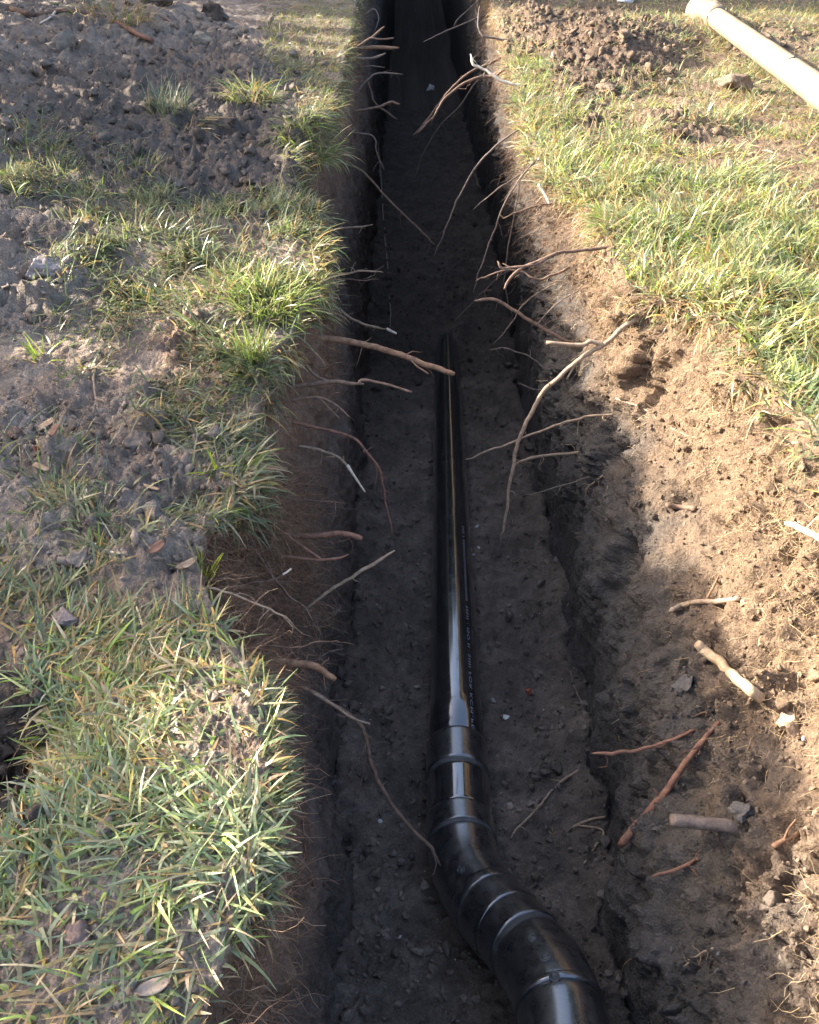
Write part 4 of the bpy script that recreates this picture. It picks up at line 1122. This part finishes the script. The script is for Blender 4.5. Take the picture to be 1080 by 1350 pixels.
def flat_bit(name, label, cat, px, py, length, width, ang, mat, curl=.25, thick=.0015, leaf=False):
    """a thin chip or leaf with a curl, resting on the soil"""
    p, n, z = hit(px, py)
    L, Wd = length * z / FPX, width * z / FPX
    up = n * .5 + np.array([0, 0, .7]) + (CAM - p) * .15; up /= np.linalg.norm(up)
    R_ = np.array([1.0, 0, 0]); a = R_ - up * (R_ @ up); a /= np.linalg.norm(a); b = np.cross(up, a)
    ca, sa = math.cos(math.radians(ang)), math.sin(math.radians(ang))
    u, v = a * ca + b * sa, -a * sa + b * ca
    nu, nv = 9, 5
    V, F = [], []
    for side in (1, -1):
        for i in range(nu):
            s = i / (nu - 1) * 2 - 1
            half = (max(0, 1 - abs(s) ** 2.2) ** .7 + .06 if leaf else 1 - .15 * abs(s) ** 3 - .2 * random.random() * (abs(s) > .8))
            for j in range(nv):
                t = j / (nv - 1) * 2 - 1
                hh = curl * L * (s * s) * .35 + curl * Wd * abs(t) * .5 + (random.random() - .5) * .03 * L * .3
                V.append(u * s * L / 2 + v * t * half * Wd / 2 + up * (hh + side * thick / 2))
    for sd, off in ((0, 0), (1, nu * nv)):
        for i in range(nu - 1):
            for j in range(nv - 1):
                q = [off + i * nv + j, off + (i + 1) * nv + j, off + (i + 1) * nv + j + 1, off + i * nv + j + 1]
                F.append(q if sd == 0 else q[::-1])
    o = nu * nv
    rim = [i * nv for i in range(nu)] + [(nu - 1) * nv + j for j in range(1, nv)] + [i * nv + nv - 1 for i in range(nu - 2, -1, -1)] + [j for j in range(nv - 2, 0, -1)]
    for k in range(len(rim)):
        x, y = rim[k], rim[(k + 1) % len(rim)]
        F.append([x, x + o, y + o, y])
    ob = poly_obj(name, np.array(V), F, mat)
    ob.location = p + up * (.006 + thick)
    return tag(ob, label, cat)
flat_bit("dead_leaf", "pale dry leaf lying on the near left grass", "leaf", 204, 1303, 46, 18, 18, M_LEAF, .35, .0008, True)
flat_bit("dead_leaf", "red brown curled leaf on soil beside the yellow sprout", "leaf", 207, 724, 26, 12, 40, M_RUST, .4, .0008, True)
flat_bit("dead_leaf", "tan folded leaf in grass below the yellow sprout", "leaf", 246, 748, 34, 10, 42, M_CHIP, .4, .0008, True)
flat_bit("wood_chip", "tan wood chip on bare soil below the brick crumb", "wood chip", 55, 620, 22, 8, -16, M_CHIP, .05, .003)
flat_bit("wood_chip", "splintered pale chip in the dry straw on the left lawn", "wood chip", 62, 563, 26, 9, 38, M_CHIP, .05, .003)
flat_bit("wood_chip", "second splinter beside the pale chip in dry straw", "wood chip", 72, 570, 20, 7, 75, M_RUST, .05, .003)
flat_bit("wood_chip", "small chip left of the dug pocket", "wood chip", 200, 646, 20, 5, -10, M_CHIP, .05, .002)
flat_bit("dead_leaf", "orange brown leaf scrap in the upper near left grass", "leaf", 150, 886, 18, 12, -50, M_RUST, .4, .0008, True)
flat_bit("dead_leaf", "ochre leaf at the near grass and straw stalks", "leaf", 47, 1058, 44, 10, 65, bark_material("ochre_leaf", (.55, .34, .10), (.42, .24, .07), 40, .2, .6), .2, .0008, True)

# ---------------------------------------------------------------- distinct tufts and sprouts
def tuft(name, label, px, py, rpx, n, length, width, el, bend, pal, yellow, out=(0, 0), cat="grass tuft", seg=5, mound=.0):
    p0, n0, z = hit(px, py)
    r = rpx * z / FPX
    a = rng.uniform(0, 2 * PI, n); d = r * np.sqrt(rng.uniform(0, 1, n))
    base = np.zeros((n, 3))
    for i in range(n):
        q = p0 + np.array([math.cos(a[i]) * d[i], math.sin(a[i]) * d[i], .25])
        loc, nn, _, _ = BVH.ray_cast(Vector(q), Vector((0, 0, -1)), 1.0)
        base[i] = np.array(loc) if loc is not None else q - np.array([0, 0, .25])
    base[:, 2] = np.maximum(base[:, 2], p0[2] - .03) - .004 + mound * (1 - (d / r) ** 2)
    h = np.stack([np.cos(a), np.sin(a), np.zeros(n)], -1) * rng.uniform(.3, 1, (n, 1)) + rng.normal(0, .45, (n, 3)) * np.array([1, 1, 0]) + np.array([*out, 0])
    h /= np.linalg.norm(h, axis=1)[:, None]
    up = np.tile(np.array([0, 0, 1.0]), (n, 1))
    c = pick(pal, n); ye = rng.uniform(0, 1, n) < yellow; c[ye] = pick(STRAWS, int(ye.sum()))
    V, F, C = strips(base - p0, h, up, rng.uniform(*length, n), rng.uniform(*width, n), rng.uniform(*bend, n), rng.uniform(*el, n), seg, c * .9, c * 1.15, rng.normal(0, .4, n))
    o = link(name, mesh_from(name, V, F, C, True, M_GRASS)); o.location = p0
    return tag(o, label, cat)
G_B = np.vstack([GREENS * 1.1, BRIGHT])
tuft("grass_tuft", "yellow green tuft on the rim of the far left hollow", 330, 122, 32, 210, (.10, .20), (.004, .008), (.3, 1.3), (.4, 1.6), np.vstack([BRIGHT, BRIGHT, GREENS]), .28, (-.1, -.2))
tuft("grass_tuft", "upright green tuft standing in dark far left soil", 222, 150, 26, 130, (.10, .20), (.004, .007), (.7, 1.45), (.0, .9), GREENS * 1.15, .12, (.1, 0))
tuft("grass_tuft", "flattened pale tuft leaning right beside the upright tuft", 255, 165, 20, 70, (.10, .20), (.004, .007), (.0, .6), (.0, .8), np.vstack([GREENS, STRAWS]), .35, (1.2, -.5))
tuft("grass_tuft", "straw yellow tuft over the far left root", 150, 20, 48, 200, (.12, .24), (.005, .009), (.2, 1.3), (.4, 1.8), np.vstack([STRAWS, BRIGHT]), .45, (.1, -.3))
tuft("grass_tuft", "big drooping tuft on the left sod edge by the hollow", 408, 195, 38, 300, (.09, .17), (.0035, .006), (.1, 1.3), (.4, 1.7), G_B, .15, (.3, -.4))
tuft("grass_tuft", "brightest yellow green tuft at the left trench edge", 352, 400, 42, 340, (.07, .13), (.003, .0055), (.45, 1.4), (.2, 1.3), np.vstack([BRIGHT * 1.15, BRIGHT]), .10, (.2, -.2))
tuft("grass_tuft", "bright upright blades just below the brightest tuft", 330, 470, 20, 60, (.07, .12), (.004, .007), (.8, 1.5), (.0, .5), BRIGHT, .05)
tuft("grass_sprout", "lone yellow green sprout standing at the dug pocket", 270, 765, 6, 9, (.055, .10), (.005, .008), (.9, 1.5), (.0, .5), np.array([(.42, .48, .04), (.48, .52, .07)]), .0, (.25, .1), "sprout")
tuft("grass_sprout", "small lime sprout over the drooping straw", 283, 618, 7, 9, (.04, .07), (.005, .007), (.4, 1.3), (.0, .8), np.array([(.42, .50, .04)]), .0, (.1, 0), "sprout")
tuft("grass_sprout", "lime green sprout at the left end of the middle grass", 55, 470, 12, 14, (.05, .09), (.004, .007), (.5, 1.4), (.0, .8), np.array([(.34, .42, .05), (.25, .35, .05)]), .1, (0, 0), "sprout")
tuft("straw_tuft", "orange straw stalks hanging beside the near left pit", 48, 965, 16, 16, (.10, .17), (.002, .004), (-.9, .2), (.2, .9), np.array([(.42, .20, .07), (.46, .28, .10)]), .1, (-.2, -1.3), "straw tuft")
tuft("straw_tuft", "yellow stems under the near left turf", 165, 1000, 22, 30, (.06, .12), (.003, .006), (-.4, .6), (.2, 1.0), np.array([(.48, .33, .10), (.40, .26, .08), (.36, .32, .10)]), .1, (-.1, -1.0), "straw tuft")
tuft("straw_tuft", "dry brown fibre patch in the near left turf", 335, 1015, 40, 150, (.02, .05), (.001, .0022), (-.1, .6), (.0, .8), np.array([(.28, .16, .10), (.36, .22, .13), (.22, .12, .08)]), .1, (0, 0), "straw tuft")
tuft("straw_tuft", "little nest of dry grass on the trench floor", 732, 1102, 8, 22, (.02, .035), (.0012, .002), (.2, 1.0), (1.0, 2.5), STRAWS, .2, (0, 0), "straw tuft")

# ---------------------------------------------------------------- pale pole on the right lawn
def build_pole():
    a = on_ground(1150, 170, .20); b = on_ground(945, 24, .13)
    r = .066
    d = (b - a) / np.linalg.norm(b - a)
    root = empty("pole", (a + b) / 2)
    tag(root, "long pale pole with a muddy end lying on the right lawn", "pole")
    o0 = (a + b) / 2
    mp = bark_material("pale_pole", (.33, .265, .185), (.23, .18, .12), 9, .25, .55)
    mm = bark_material("muddy_pole_end", (.36, .27, .18), (.16, .11, .08), 26, .8, .95)
    p = np.array([a + (b - a) * t for t in np.linspace(-.9, 1, 60)])
    rr = r * (1 + .05 * fbm(p * 3, 2, 401))
    V, F = tube(p, rr, 32); poly_obj("shaft", V - o0, F, mp, root)
    p2 = np.array([b + d * t for t in np.linspace(-.012, .018, 6)])
    V, F = tube(p2, r * np.array([1.02, 1.05, 1.06, 1.06, 1.05, 1.02]), 32); poly_obj("band", V - o0, F, M_PIPE, root)
    p3 = np.array([b + d * t + np.array([-.02 * t, 0, -.05 * t]) for t in np.linspace(.015, .75, 26)])
    r3 = r * np.interp(np.linspace(0, 1, 26), [0, .5, .85, 1], [1.02, 1.15, 1.5, 1.2])
    V, F = tube(p3, r3, 32)
    V = V + (fbm(V * 9, 3, 405) * .03 + domes(V * 14, 407) * .03)[:, None] * np.stack([fbm(V * 5, 2, 411), fbm(V * 5 + 9, 2, 412), np.ones(len(V))], -1)
    poly_obj("muddy_end", V - o0, F, mm, root)
    poly_obj("crack_mark", np.array([at for at in tube(np.array([a + (b - a) * .38 + np.array([-.03, 0, r * .93]), a + (b - a) * .37 + np.array([-.005, .02, r * 1.0]), a + (b - a) * .385 + np.array([.02, .04, r * .98])]), .004, 6)[0]]) - o0,
             tube(np.array([[0, 0, 0], [0, .01, 0], [0, .02, 0.]]), .004, 6)[1], M_GROOVE, root)
build_pole()
